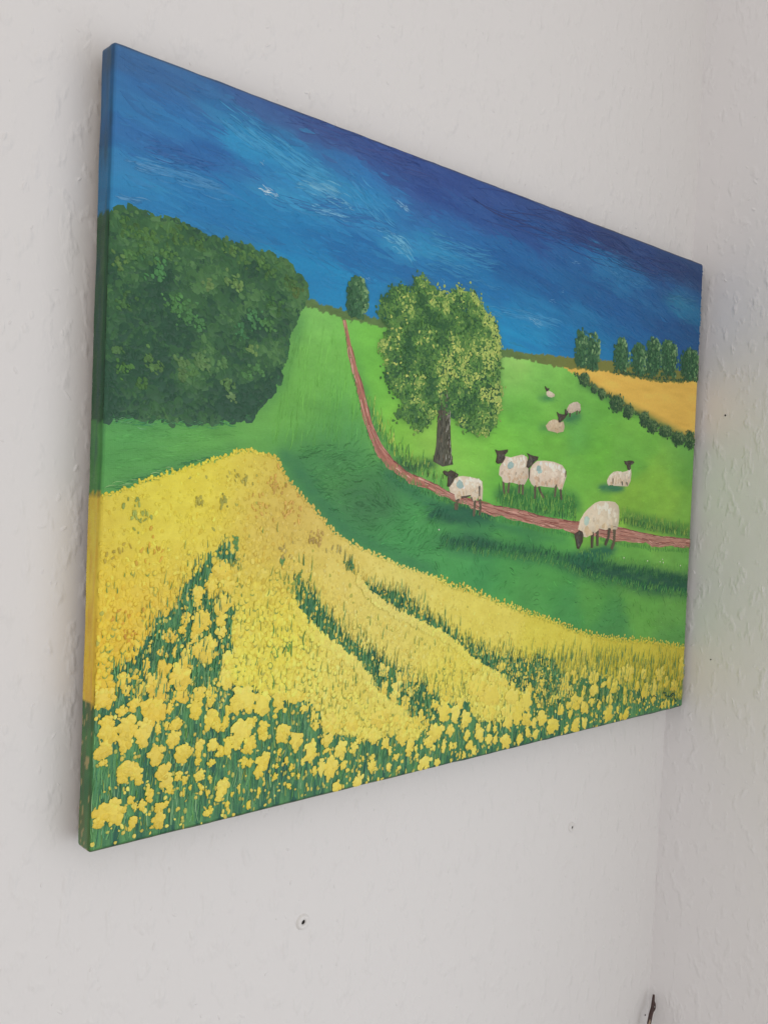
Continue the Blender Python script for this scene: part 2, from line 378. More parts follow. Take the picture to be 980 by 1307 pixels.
soft(ell(588, 656, 46, 11), (40, 88, 66), 4, 1.3)
soft(ell(655, 632, 26, 8), (58, 112, 64), 4, 1.2)
soft(ell(756, 708, 34, 9, t=-.25), (48, 105, 74), 4)
soft(ell(780, 623, 18, 5), (62, 120, 84), 2)
soft(ell(703, 546, 17, 4), (80, 140, 75), 3)
soft(ell(730, 533, 13, 6, t=-.3), (70, 128, 78), 3)
soft(ell(697, 508, 12, 4), (78, 140, 80), 2)
soft([(480, 585), (510, 612), (560, 640), (620, 662), (720, 688), (730, 694), (620, 672), (550, 650), (495, 615)], (52, 110, 76), 4, .9)
soft([(452, 440), (462, 478), (474, 512), (486, 548), (505, 575), (530, 592), (520, 600), (492, 578), (474, 545), (462, 500)], (70, 130, 70), 3, .8)
soft([(500, 588), (556, 586), (560, 596), (520, 604)], (52, 92, 60), 3, .9)
soft([(638, 628), (735, 628), (745, 655), (690, 652), (638, 640)], (62, 122, 66), 5, .85)
soft([(790, 650), (880, 672), (880, 688), (800, 672)], (72, 120, 64), 3, .8)
soft(ell(415, 585, 55, 18), (66, 126, 74), 9, .6)
soft(ell(470, 640, 40, 26), (62, 112, 70), 8, .7)
soft([(345, 575), (365, 590), (400, 640), (440, 685), (520, 722), (560, 736), (555, 726), (450, 678), (410, 630), (372, 575)], (56, 116, 74), 4, .8)
soft([(130, 622), (180, 606), (240, 588), (290, 572), (310, 568), (300, 580), (235, 598), (150, 630)], (64, 122, 74), 4, .7)
soft([(250, 300), (330, 330), (388, 385), (360, 480), (320, 528), (130, 532), (130, 420), (260, 420)], (56, 96, 62), 10, .55)
soft([(740, 482), (880, 556), (878, 566), (735, 490)], (70, 118, 66), 3, .8)
soft([(384, 400), (376, 418), (368, 450), (352, 498), (330, 522), (340, 524), (362, 495), (376, 452), (388, 412)], (82, 140, 76), 3, .5)

soft([(440 + a_ / S, 330 + b_ / S) for a_, b_ in [(175, 215), (230, 140), (300, 135), (325, 180), (345, 85), (380, 95), (440, 155), (490, 180), (540, 150), (620, 170), (680, 260), (720, 300), (740, 380), (750, 420), (745, 500), (745, 600), (750, 700), (720, 800), (670, 850), (600, 830), (540, 780), (510, 740), (450, 720), (440, 750), (350, 830), (320, 780), (250, 760), (290, 680), (230, 640), (190, 570), (210, 500), (160, 420), (195, 380), (215, 330), (170, 270)]], (66, 104, 58), 4, 1.0)
for x, y0, y1, hw in [(158, 488, 672, 24), (213, 505, 690, 27), (352, 532, 695, 31), (435, 553, 710, 28), (505, 528, 720, 31), (578, 543, 722, 38), (682, 582, 740, 44), (-918 + 0, 237, 430, 50)]:
    soft(ell(700 + x / S, 290 + (y0 + y1) / 2 / S, hw / S, (y1 - y0) / 2 / S * .95), (50, 86, 60), 1, 1.5)
for x, y, a_, b_ in [(400, 168, 25, 35), (447, 212, 17, 20), (482, 235, 18, 27), (553, 283, 35, 45), (610, 320, 27, 35), (688, 358, 24, 40), (725, 395, 28, 28), (790, 420, 32, 28), (850, 455, 37, 30), (905, 458, 24, 48)]:
    soft(ell(640 + x / S, 440 + y / S, a_ * .9 / S, b_ * .9 / S), (54, 88, 58), 1, 1.5)

# relief of the paint film (metres)
GH = (fbm(GU * 55, GV * 420, 91) - .5) * .0002 + (fbm(GU * 260, GV * 260, 95) - .5) * .0002
yelm = blur(inside(P2(YELLOW), GP).reshape(NY, NX).astype(float), 2)
woodm = blur(inside(P2(WOOD), GP).reshape(NY, NX).astype(float), 2)
GH += (yelm * .0004 + woodm * .0005) * (fbm(GU * 330, GV * 330, 97, 2) - .5)
edge = np.minimum(np.minimum(GU, CW - GU), np.minimum(GV, CH - GV))
GH *= np.clip((edge - .003) / .006, 0, 1)
paintcol = np.clip((GC - VEIL) / GAIN, .004, .9)
gh_of = lambda u, v: GH[np.clip(((v - gv[0]) / (gv[1] - gv[0])).round().astype(int), 0, NY - 1), np.clip(((u - gu[0]) / (gu[1] - gu[0])).round().astype(int), 0, NX - 1)]

gc_of = lambda u, v: GC[np.clip(((v - gv[0]) / (gv[1] - gv[0])).round().astype(int), 0, NY - 1), np.clip(((u - gu[0]) / (gu[1] - gu[0])).round().astype(int), 0, NX - 1)]
painting = bpy.data.objects.new('canvas_painting', None)
C.objects.link(painting)
painting.location = (CW / 2, FRONT, Z0)
tag(painting, 'unframed canvas painting of yellow rapeseed and grazing sheep hung on the white wall', 'painting')
bpy.context.view_layer.update()
def W(u, v, h):      # local coordinates of the painting (origin at the middle of its lower edge)
    return np.c_[u - CW / 2, -h, v]

V = W(GU.ravel(), GV.ravel(), GH.ravel())
i = np.arange(NY * NX).reshape(NY, NX)
F = np.stack([i[:-1, :-1], i[:-1, 1:], i[1:, 1:], i[1:, :-1]], -1).reshape(-1, 4)
# wrapped edge: perimeter x profile
per = []
R = .0022
OUT = .0007
for (cx, cz, a0) in ((CW - R, CH - R, 0), (R, CH - R, 90), (R, R, 180), (CW - R, R, 270)):
    for a in np.linspace(a0, a0 + 90, 7):
        per.append((cx, cz, math.cos(math.radians(a)), math.sin(math.radians(a))))
full = []
for k in range(len(per)):
    a, b = per[k], per[(k + 1) % len(per)]
    full.append(a)
    pa = np.array([a[0] + R * a[2], a[1] + R * a[3]]); pb = np.array([b[0] + R * b[2], b[1] + R * b[3]])
    n = int(np.linalg.norm(pb - pa) / .002)
    for q in range(1, n):
        t = q / n
        full.append((a[0] + (b[0] - a[0]) * t, a[1] + (b[1] - a[1]) * t, a[2], a[3]))
full = np.array(full)
prof = [(R + OUT - .0016 - .0018 * (1 - t / (math.pi / 2)) + .0016 * math.sin(t), -.00164 + .0016 * math.cos(t)) for t in np.linspace(0, math.pi / 2, 6)]
prof = [(r, h) for r, h in prof] + [(R + OUT + .0003 * math.sin(q), -.0016 - (CD - .0016) * q) for q in np.linspace(.12, 1, 8)]
rings, rcol = [], []
for k, (r, h) in enumerate(prof):
    u = full[:, 0] + full[:, 2] * r; v = full[:, 1] + full[:, 3] * r
    wob = (fbm(u * 60 + k * .3, v * 60, 111, 2) - .5) * .0007 * min(1, k / 4)
    u = u + full[:, 2] * wob; v = v + full[:, 3] * wob
    rings.append(W(u, v, np.full(len(u), h)))
    uu = np.clip(u, .0026, CW - .0026); vv = np.clip(v + (0 if k < 3 else 1) * (fbm(v * 90, v * 0 + k * .2, 117) - .5) * .01, .0026, CH - .0026)
    ix = np.clip(((uu - gu[0]) / (gu[1] - gu[0])).round().astype(int), 0, NX - 1)
    iy = np.clip(((vv - gv[0]) / (gv[1] - gv[0])).round().astype(int), 0, NY - 1)
    c = GC[iy, ix].copy()
    wear = np.clip(fbm(v * 55, u * 0 + k * .5, 121) - .35, 0, 1)[:, None] * min(1, k / 5) * 1.3
    wear = np.clip(wear, 0, 1)
    isy = (v < uv([(117, 634)])[0, 1])[:, None] & (u < .3)[:, None]
    tgt = np.where(isy, lin((196, 140, 62)), lin((58, 84, 92)))
    bot = (v < uv([(110, 902)])[0, 1])[:, None] & (u < .3)[:, None]
    tgt = np.where(bot, lin((120, 112, 78)), tgt)
    c = c * (1 - wear) + tgt * wear
    if k >= 3: c = c * np.where(isy & ~bot, .88, .62)  # shade put into the side colour, as if turned from the window light
    if k >= 4:
        sc_ = (vnoise(v * 240, u * 0 + k * .9, 131) > .80)[:, None] & bot
        c = np.where(sc_, lin((150, 138, 92)), c)
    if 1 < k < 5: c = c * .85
    rcol.append(c)
n = len(full)
base = len(V)
RV = np.concatenate(rings); RC = np.clip((np.concatenate(rcol) - VEIL) / GAIN, .004, .9)
j = np.arange(n)
RF = np.concatenate([np.stack([base + k * n + j, base + (k + 1) * n + j, base + (k + 1) * n + (j + 1) % n, base + k * n + (j + 1) % n], -1) for k in range(len(prof) - 1)])
canvas = mesh_obj('canvas', np.concatenate([V, RV]), np.concatenate([F, RF]), M_CANVAS, painting, np.concatenate([paintcol.reshape(-1, 3), RC]))
canvas['label'] = 'canvas with thinly painted sky, fields and wrapped edges'

# stretcher bars and hangers behind the canvas
def box_local(name, x0, x1, y0, y1, z0, z1, mat, parent):
    V = [(x, y, z) for y in (y0, y1) for (x, z) in ((x0, z0), (x1, z0), (x1, z1), (x0, z1))]
    F = [(0, 1, 2, 3), (7, 6, 5, 4), (0, 4, 5, 1), (1, 5, 6, 2), (2, 6, 7, 3), (3, 7, 4, 0)]
    return mesh_obj(name, V, F, mat, parent, smooth=False)
h = CW / 2 - .0045
box_local('stretcher_bar', -h, h, .004, .0142, .005, .040, M_WOOD, painting)
box_local('stretcher_bar', -h, h, .004, .0142, CH - .040, CH - .005, M_WOOD, painting)
box_local('stretcher_bar', -h, -h + .035, .004, .0142, .041, CH - .041, M_WOOD, painting)
box_local('stretcher_bar', h - .035, h, .004, .0142, .041, CH - .041, M_WOOD, painting)
for x in (-.2, .2):
    box_local('hanger', x - .008, x + .008, .0135, .0250, CH - .035, CH - .012, M_METAL, painting)
    box_local('bumper', x - .006, x + .006, .0135, .0247, .012, .024, M_PLUG, painting)

# ------------------------------------------------------------------ brush-stroke builders
class Daubs:
    """thick paint dabs and ribbons collected into one mesh"""
    def __init__(self): self.V, self.F, self.C, self.n = [], [], [], 0
    def add(self, V, F, Cc):
        self.V.append(V); self.F.append(F + self.n); self.C.append(Cc); self.n += len(V)
    def blobs(self, P, rx, ry, ang, col, h=.0005, base=.0001, n=9, jag=.22, tint=.08):
        """P Nx2 canvas metres; rx, ry, ang, h scalars or N; col Nx3 linear"""
        P = np.atleast_2d(P); N = len(P)
        if N == 0: return
        b = lambda a: np.broadcast_to(np.asarray(a, float), (N,)).reshape(N, 1)
        rx, ry, ang, h = b(rx), b(ry), b(ang), b(h) * .40; base = b(base) * .6 + gh_of(P[:, 0], P[:, 1])[:, None] + rng.uniform(0, .00005, (N, 1))
        t = np.linspace(0, 2 * np.pi, n, endpoint=False)[None] + rng.uniform(0, 1, (N, 1))
        rr = 1 + rng.uniform(-jag, jag, (N, n))
        ca, sa = np.cos(ang), np.sin(ang)
        def ring(k):
            x, y = rx * np.cos(t) * rr * k, ry * np.sin(t) * rr * k
            return P[:, :1] + x * ca - y * sa, P[:, 1:] + x * sa + y * ca
        x0, y0 = ring(1.0); x1, y1 = ring(.80)
        hh = base + h * rng.uniform(.7, 1.25, (N, n))
        lo = np.broadcast_to(base - .00012, (N, n))
        xs = np.concatenate([x0, x1, P[:, :1]], 1); ys = np.concatenate([y0, y1, P[:, 1:]], 1)
        hs = np.concatenate([lo, hh, base + h * rng.uniform(.75, 1.1, (N, 1))], 1)
        xs = np.clip(xs, .0004, CW - .0004); ys = np.clip(ys, .0004, CH - .0004)
        V = W(xs.ravel(), ys.ravel(), hs.ravel())
        m = 2 * n + 1
        off = (np.arange(N) * m)[:, None]
        j = np.arange(n); k = (j + 1) % n
        tri = np.concatenate([np.stack([j, k, n + k], -1), np.stack([j, n + k, n + j], -1), np.stack([n + j, n + k, np.full(n, 2 * n)], -1)])
        F = (off[:, :, None] + tri[None]).reshape(-1, 3)
        cc = np.repeat(col[:, None, :], m, 1) * (1 + rng.uniform(-tint, tint, (N, m, 1)))
        self.add(V, F, cc.reshape(-1, 3))
    def ribbons(self, A, B, wid, col, bend=.15, h=.0003, base=.0001, tip=.25, seg=4, root=.8):
        A, B = np.atleast_2d(A), np.atleast_2d(B); N = len(A)
        if N == 0: return
        b = lambda a: np.broadcast_to(np.asarray(a, float), (N,)).reshape(N, 1)
        wid, h, base = b(wid), b(h) * .4, b(base) * .6 + gh_of(A[:, 0], A[:, 1])[:, None] + rng.uniform(0, .00009, (N, 1))
        d = B - A; L = np.linalg.norm(d, axis=1, keepdims=True) + 1e-9
        nrm = np.c_[-d[:, 1], d[:, 0]] / L
        t = np.linspace(0, 1, seg + 1)[None]
        bd = b(bend) * rng.uniform(-1, 1, (N, 1)) * L
        cx = A[:, :1] + d[:, :1] * t + nrm[:, :1] * bd * 4 * t * (1 - t)
        cy = A[:, 1:] + d[:, 1:] * t + nrm[:, 1:] * bd * 4 * t * (1 - t)
        prof = root + (1 - root) * np.minimum(1, t * 3); prof = prof * (1 - (1 - tip) * np.clip((t - .4) / .6, 0, 1))
        ww = wid * prof / 2
        xs, ys, hs = [], [], []
        for s, z in ((-1, -.0003), (-.5, 1), (.5, 1), (1, -.0003)):
            xs.append(cx + nrm[:, :1] * ww * s); ys.append(cy + nrm[:, 1:] * ww * s)
            hs.append(np.where(z < 0, base - .00008 + 0 * t, base + h * (1 + 0 * t)))
        xs = np.clip(np.stack(xs, -1), .0004, CW - .0004); ys = np.clip(np.stack(ys, -1), .0004, CH - .0004); hs = np.stack(hs, -1)
        V = W(xs.ravel(), ys.ravel(), hs.ravel())
        m = (seg + 1) * 4
        f = []
        for q in range(seg):
            for s in range(3):
                a = q * 4 + s; f += [(a, a + 1, a + 5), (a, a + 5, a + 4)]
        F = ((np.arange(N) * m)[:, None, None] + np.array(f)[None]).reshape(-1, 3)
        cc = np.repeat(col[:, None, :], m, 1) * (1 + rng.uniform(-.06, .06, (N, m, 1)))
        self.add(V, F, cc.reshape(-1, 3))
    def patch(self, poly, col, h=.0004, base=.0001):
        """filled flat shape traced as a polygon in canvas metres, with a rounded rim"""
        P = np.asarray(poly); n = len(P); h, base = h * .4, base * .6
        nx = np.roll(P, -1, 0) - np.roll(P, 1, 0)
        area2 = np.sum(P[:, 0] * np.roll(P[:, 1], -1) - np.roll(P[:, 0], -1) * P[:, 1])
        nr = np.c_[nx[:, 1], -nx[:, 0]] / (np.linalg.norm(nx, axis=1, keepdims=True) + 1e-9) * (1 if area2 > 0 else -1)
        O = P + nr * .00035
        V = np.concatenate([W(P[:, 0], P[:, 1], np.full(n, base + h)), W(O[:, 0], O[:, 1], np.full(n, -.0003))])
        tr = [list(t) for t in tessellate_polygon([[Vector((p[0], p[1], 0)) for p in P]])]
        f = tr + [[k, (k + 1) % n, n + (k + 1) % n] for k in range(n)] + [[k, n + (k + 1) % n, n + k] for k in range(n)]
        self.add(V, np.array(f), np.repeat(np.asarray(col)[None], 2 * n, 0) * (1 + rng.uniform(-.06, .06, (2 * n, 1))))
    def build(self, name, parent, mat=None):
        if not self.V: return None
        V = np.concatenate(self.V); F = np.concatenate(self.F)
        # faces look out of the canvas (-y)
        a, b, c = V[F[:, 0]], V[F[:, 1]], V[F[:, 2]]
        ny = np.cross(b - a, c - a)[:, 1]
        F[ny > 0] = F[ny > 0][:, ::-1]
        Cc = np.clip((np.concatenate(self.C) - VEIL) / GAIN, .004, .9)
        return mesh_obj(name, V, F, mat or M_PAINT, parent, Cc)

def scatter(poly, n, metric=None):
    """n random points inside a polygon given in canvas metres"""
    lo, hi = poly.min(0), poly.max(0)
    out = np.zeros((0, 2))
    while len(out) < n:
        p = lo + rng.random((n * 2, 2)) * (hi - lo)
        p = p[inside(poly, p) & (p[:, 0] > .001) & (p[:, 0] < CW - .001) & (p[:, 1] > .001) & (p[:, 1] < CH - .001)]
        out = np.concatenate([out, p])
    return out[:n]
def mixc(cols, n, w=None, jit=.08):
    c = lin(np.array(cols))[rng.choice(len(cols), n, p=w)]
    return c * (1 + rng.normal(0, jit, (n, 1)))
def along(line, step, jitter=0):
    """points at even steps along a polyline of photo pixels (as canvas metres)"""
    L = P2(line); out = []
    for a, b in zip(L[:-1], L[1:]):
        n = max(1, int(np.linalg.norm(b - a) / step))
        for q in range(n): out.append(a + (b - a) * (q + rng.random()) / n)
    o = np.array(out)
    o = o + rng.normal(0, jitter, o.shape) if jitter else o
    return o[(o[:, 0] > .0015) & (o[:, 0] < CW - .0015) & (o[:, 1] > .0015) & (o[:, 1] < CH - .0015)]

def resample(L, t):
    s = np.r_[0, np.cumsum(np.linalg.norm(np.diff(L, axis=0), axis=1))]; s /= s[-1]
    return np.c_[np.interp(t, s, L[:, 0]), np.interp(t, s, L[:, 1])]
# ------------------------------------------------------------------ painted wisps of cloud
D = Daubs()
wisps = [((160, 205), (240, 226), (96, 148, 188)), ((200, 215), (300, 246), (78, 138, 180)), ((148, 250), (200, 262), (92, 146, 185)),
         ((330, 238), (352, 245), (190, 215, 225)), ((338, 242), (358, 252), (165, 200, 218)), ((332, 206), (334, 210), (170, 205, 220)),
         ((405, 268), (450, 277), (120, 176, 205)), ((430, 254), (450, 265), (120, 178, 202)), ((380, 228), (432, 246), (98, 162, 188)),
         ((385, 236), (425, 250), (92, 158, 190)), ((492, 302), (512, 315), (120, 182, 208)), ((496, 298), (520, 312), (104, 172, 202)),
         ((512, 312), (530, 332), (108, 176, 204)), ((508, 258), (524, 270), (140, 180, 210)), ((498, 290), (506, 302), (130, 175, 200)),
         ((465, 352), (474, 360), (96, 152, 196)), ((555, 312), (595, 322), (84, 152, 192)), ((560, 352), (570, 362), (92, 156, 192)),
         ((672, 402), (690, 414), (150, 196, 218)), ((676, 405), (698, 416), (120, 178, 208)), ((660, 398), (720, 417), (80, 148, 190)),
         ((626, 398), (644, 404), (90, 156, 198)), ((728, 333), (742, 338), (110, 160, 196)), ((716, 372), (722, 376), (96, 148, 190)),
         ((700, 382), (716, 388), (104, 156, 196)), ((778, 346), (800, 358), (84, 140, 178)), ((860, 378), (892, 386), (76, 132, 162)),
         ((545, 292), (590, 308), (72, 140, 182)), ((552, 330), (600, 346), (70, 138, 180)), ((600, 355), (650, 372), (64, 132, 178)),
         ((395, 232), (440, 252), (104, 168, 194)), ((440, 262), (455, 268), (130, 184, 208)), ((470, 290), (500, 296), (88, 152, 192))]
P = scatter(P2([(150, 60), (520, 195), (893, 340), (890, 440), (790, 450), (650, 440), (620, 380), (520, 350), (440, 390), (380, 345), (250, 290), (150, 262)]), 1700)
src = P + np.c_[rng.normal(0, .005, len(P)), rng.normal(0, .0022, len(P))]
sc0, sc1 = gc_of(src[:, 0], src[:, 1]), gc_of(P[:, 0], P[:, 1])
ok = (sc0[:, 2] > sc0[:, 1] * 1.3) & (sc1[:, 2] > sc1[:, 1] * 1.3)
P, src = P[ok], src[ok]
n = len(P); an = rng.normal(-.17, .10, n); L = rng.uniform(.006, .028, n)
E2 = P + np.c_[L, -.17 * L]; ce = gc_of(E2[:, 0], E2[:, 1]); L = np.where(ce[:, 2] > ce[:, 1] * 1.3, L, L * .2)
D.ribbons(P, P + np.c_[np.cos(an), np.sin(an)] * L[:, None], rng.uniform(.0014, .0045, n), gc_of(src[:, 0], src[:, 1]) * (1 + rng.normal(0, .03, (n, 1))), bend=.08, h=.0001, base=.0001, tip=.05, root=.1, seg=5)
def sweep(line, spread, n, c, wid=(.0005, .0016), lo=.25, hi=.85, ln=.35):
    Lp = P2(line); t = rng.uniform(0, 1 - ln * .6, n)
    A = resample(Lp, t); B = resample(Lp, np.clip(t + rng.uniform(.3, 1, n) * ln, 0, 1))
    off = np.c_[rng.normal(0, .2, n), rng.normal(0, 1, n)] * spread * .00075
    al = rng.uniform(lo, hi, (n, 1))
    D.ribbons(A + off, B + off * rng.uniform(.6, 1.3, (n, 1)), rng.uniform(*wid, n), gc_of((A + off)[:, 0], (A + off)[:, 1]) * (1 - al) + lin(c) * al, bend=.1, h=.00012, base=.00025, tip=.05, root=.1, seg=5)
sweep([(180, 188), (230, 202), (285, 216)], 4, 40, (54, 94, 150)); sweep([(160, 205), (230, 226), (310, 250)], 4, 45, (72, 136, 182))
sweep([(275, 138), (330, 178), (385, 218), (432, 242)], 9, 80, (72, 152, 192), (.0006, .002)); sweep([(340, 250), (400, 268), (480, 284), (505, 294)], 4, 45, (48, 100, 156))
sweep([(372, 226), (428, 247), (452, 263)], 4, 40, (112, 174, 200)); sweep([(392, 262), (452, 278)], 2.5, 24, (118, 178, 206)); sweep([(400, 256), (440, 262)], 2.5, 24, (50, 98, 154))
sweep([(445, 232), (478, 268), (505, 292)], 9, 60, (70, 146, 190)); sweep([(488, 299), (516, 312), (532, 334)], 4, 36, (112, 180, 208)); sweep([(505, 256), (526, 271)], 2, 12, (130, 180, 208))
sweep([(334, 239), (360, 253)], 2, 16, (196, 218, 228), (.0004, .0010)); sweep([(545, 306), (600, 326), (640, 336)], 6, 45, (66, 140, 182)); sweep([(540, 330), (620, 360)], 6, 40, (62, 136, 180))
sweep([(620, 392), (672, 403), (720, 418)], 4, 40, (74, 146, 190)); sweep([(670, 402), (692, 414)], 1.5, 10, (160, 204, 222), (.0003, .0008)); sweep([(760, 326), (800, 354), (830, 364)], 5, 36, (64, 124, 170)); sweep([(850, 378), (890, 388)], 5, 26, (66, 126, 160))
sweep([(600, 255), (700, 290), (800, 330), (890, 356)], 9, 70, (50, 62, 108)); sweep([(360, 140), (450, 172), (560, 215)], 9, 70, (60, 74, 128))
for a, b, c in wisps:
    k = max(5, int(math.hypot(b[0] - a[0], b[1] - a[1]) / 4))
    A = uv([a])[0]; B = uv([b])[0]
    L = np.linalg.norm(B - A)
    t0 = rng.uniform(0, .6, k)
    Pa = A + (B - A) * t0[:, None] + rng.normal(0, .0011, (k, 2)); Pb = Pa + (B - A) * rng.uniform(.15, .4, (k, 1)) + rng.normal(0, .0008, (k, 2))
    basec = gc_of(Pa[:, 0], Pa[:, 1])
    al = rng.uniform(.35, .95, (k, 1))
    D.ribbons(Pa, Pb, rng.uniform(.0004, .0011, k), basec * (1 - al) + lin(c) * al, bend=.1, h=.0002, base=.0002, tip=.1, root=.2)
tag(D.build('cloud_wisps', painting), kind='stuff')

# ------------------------------------------------------------------ painted wood on the left
def leaf_colours(P, dark, mid, light, seed, sc=70, bias=0.):
    n = fbm(P[:, 0] * sc, P[:, 1] * sc, seed, 2) + bias + rng.normal(0, .10, len(P))
    d, m_, l = lin(dark), lin(mid), lin(light)
    k = np.clip((n - .30) / .25, 0, 1)[:, None]; q = np.clip((n - .60) / .2, 0, 1)[:, None]
    return (d * (1 - k) + m_ * k) * (1 - q) + l * q
wp = P2(WOOD)
wp[:, 0] = np.clip(wp[:, 0], .001, 1)
D = Daubs()
P = scatter(wp, 1500)
ptop = np.interp(P[:, 0], wp[1:16, 0], wp[1:16, 1]) - P[:, 1]
bias = np.clip(.16 - ptop * 3.2, -.14, .14) - np.clip((.245 - P[:, 1]) * 5, 0, .2)
D.blobs(P, rng.uniform(.003, .0065, 1500), rng.uniform(.003, .006, 1500), rng.uniform(0, 3, 1500), leaf_colours(P, (48, 84, 62), (66, 106, 66), (86, 126, 74), 200, 55, bias), h=.0003, n=8, tint=.14)
NW = 1500
P = scatter(wp, NW)
ptop = np.interp(P[:, 0], wp[1:16, 0], wp[1:16, 1]) - P[:, 1]
bias = np.clip(.14 - ptop * 2.2, -.12, .12) - np.clip((.25 - P[:, 1]) * 5, 0, .2)
cl = leaf_colours(P, (46, 80, 60), (68, 108, 66), (94, 134, 80), 200, 55, bias - .02)
D.blobs(P, rng.uniform(.0012, .0042, NW), rng.uniform(.0009, .0026, NW), rng.normal(-.7, .6, NW), cl, h=.0004, base=.0003, n=8, tint=.14)
# crests of thick light paint on clumps
for (x, y, r, n, c) in [(150, 335, 9, 10, (118, 152, 88)), (166, 328, 10, 12, (92, 138, 84)), (200, 344, 12, 14, (84, 150, 100)), (185, 322, 14, 12, (86, 130, 78)), (215, 325, 12, 12, (92, 134, 76)),
                        (225, 388, 14, 22, (92, 150, 92)), (240, 402, 14, 18, (88, 146, 96)), (255, 412, 10, 10, (84, 142, 96)), (160, 385, 12, 12, (78, 120, 74)), (268, 365, 6, 8, (130, 158, 100)),
                        (297, 358, 8, 12, (124, 158, 98)), (305, 365, 6, 8, (136, 166, 100)), (310, 330, 10, 12, (96, 136, 78)), (332, 330, 9, 10, (100, 140, 80)), (295, 318, 8, 10, (104, 140, 80)),
                        (325, 405, 12, 16, (80, 142, 100)), (340, 415, 10, 14, (92, 146, 92)), (308, 425, 10, 10, (70, 134, 100)), (320, 445, 6, 8, (128, 156, 96)), (330, 470, 8, 12, (88, 138, 92)), (316, 480, 8, 12, (88, 140, 92)),
                        (255, 458, 10, 14, (112, 148, 102)), (262, 465, 8, 10, (118, 150, 104)), (232, 465, 8, 10, (110, 142, 96)), (232, 480, 6, 10, (104, 138, 92)), (245, 474, 6, 6, (98, 140, 84)), (190, 460, 10, 12, (98, 134, 82)), (200, 470, 8, 10, (100, 134, 84)),
                        (160, 468, 10, 14, (90, 138, 72)), (150, 445, 7, 6, (98, 136, 90)), (180, 490, 8, 10, (84, 126, 72)), (290, 490, 8, 12, (110, 148, 96)), (296, 505, 6, 10, (126, 152, 112)), (285, 465, 8, 8, (104, 146, 98)),
                        (165, 290, 14, 14, (84, 124, 68)), (190, 300, 14, 16, (90, 130, 68)), (225, 300, 14, 16, (92, 132, 72)), (255, 310, 12, 12, (84, 124, 70)), (345, 345, 12, 14, (86, 126, 72)), (370, 360, 10, 14, (84, 116, 68)), (378, 372, 7, 8, (96, 112, 62)), (350, 390, 10, 14, (74, 122, 74))]:
    q = uv([(x, y)])[0]; sx, sy = mpp(x, y)
    n = int(n * 1.5)
    Pq = q + np.c_[rng.normal(0, r * sx * .55, n), rng.normal(0, r * sy * .55, n)]
    Pq = Pq[inside(wp, Pq)]
    if len(Pq): D.blobs(Pq, rng.uniform(.0010, .0024, len(Pq)), rng.uniform(.0007, .0016, len(Pq)), rng.normal(-.7, .5, len(Pq)), (lin(c) * .62 + lin((74, 112, 62)) * .38) * [1.04, .98, .80] * (1 + rng.normal(0, .16, (len(Pq), 1))), h=.0006, base=.0006, n=7)
# ragged tops
P = along([p for p in WOOD[1:16]], .0022, .0012)
D.blobs(P, rng.uniform(.0012, .003, len(P)), rng.uniform(.0010, .0022, len(P)), rng.uniform(0, 3, len(P)), mixc([(66, 104, 64), (82, 120, 68), (58, 92, 64), (92, 128, 74)], len(P)), h=.0004, base=.0002, n=7)
P = along([p for p in WOOD[16:31]], .003, .0010)
D.blobs(P, rng.uniform(.0015, .003, len(P)), rng.uniform(.0010, .002, len(P)), rng.uniform(0, 3, len(P)), mixc([(54, 96, 64), (50, 88, 62), (62, 108, 70)], len(P)), h=.0003, base=.0002, n=7)
D.C = [(c * .8 + c.mean() * np.array([.7, 1.3, .75]) * .2) * np.array([.80, .88, .86]) for c in D.C]
D.build('painted_wood', painting)['label'] = 'dark green painted wood at the left edge of the picture'

# ------------------------------------------------------------------ painted path
D = Daubs()
pl, pr = P2(PATH_L), P2(PATH_R)
tt = np.linspace(0, 1, 90)
a, b = resample(pl, tt), resample(pr, tt)
# pair both edges by nearest point so the strip stays square to its run
b = np.array([resample(pr, np.linspace(0, 1, 600))[np.argmin(np.linalg.norm(resample(pr, np.linspace(0, 1, 600)) - q, axis=1))] for q in a])
rag = rng.normal(0, .0011, (len(a), 2)) * np.clip(tt * 3, .2, 1)[:, None]; a = a + rag
ring = np.concatenate([a, b[::-1]])
ring[:, 0] = np.clip(ring[:, 0], .001, CW - .0008)
rows = 7
Vp, Cp = [], []
for k in range(rows):
    t = k / (rows - 1)
    q = a * (1 - t) + b * t
    q[:, 0] = np.clip(q[:, 0], .0008, CW - .0008)
    Vp.append(W(q[:, 0], q[:, 1], np.full(len(q), .0002 if 0 < k < rows - 1 else -.0003)))
    bc = np.where((tt < .3)[:, None], lin((170, 114, 96)), lin((174, 128, 114)))
    if k in (2,): bc = bc * .86
    Cp.append(bc * (1 + rng.normal(0, .09, (len(q), 1))))
n = len(a); jj = np.arange(n - 1)
Fp = np.concatenate([np.stack([k * n + jj, k * n + jj + 1, (k + 1) * n + jj + 1], -1) for k in range(rows - 1)] + [np.stack([k * n + jj, (k + 1) * n + jj + 1, (k + 1) * n + jj], -1) for k in range(rows - 1)])
D.add(np.concatenate(Vp), Fp, np.concatenate(Cp))
k = 420
s = rng.random(k) ** .8; t = rng.uniform(.08, .92, k)
ia = np.clip((s * (n - 4)).astype(int), 0, n - 4)
A = a[ia] * (1 - t[:, None]) + b[ia] * t[:, None]; step = rng.integers(1, 4, k)
B = a[ia + step] * (1 - t[:, None]) + b[ia + step] * t[:, None]
D.ribbons(A, B, rng.uniform(.0005, .0013, k), mixc([(192, 142, 126), (180, 126, 112), (146, 92, 80), (124, 74, 66), (206, 162, 146), (162, 108, 94)], k), bend=.06, h=.00025, base=.0003, tip=.3)
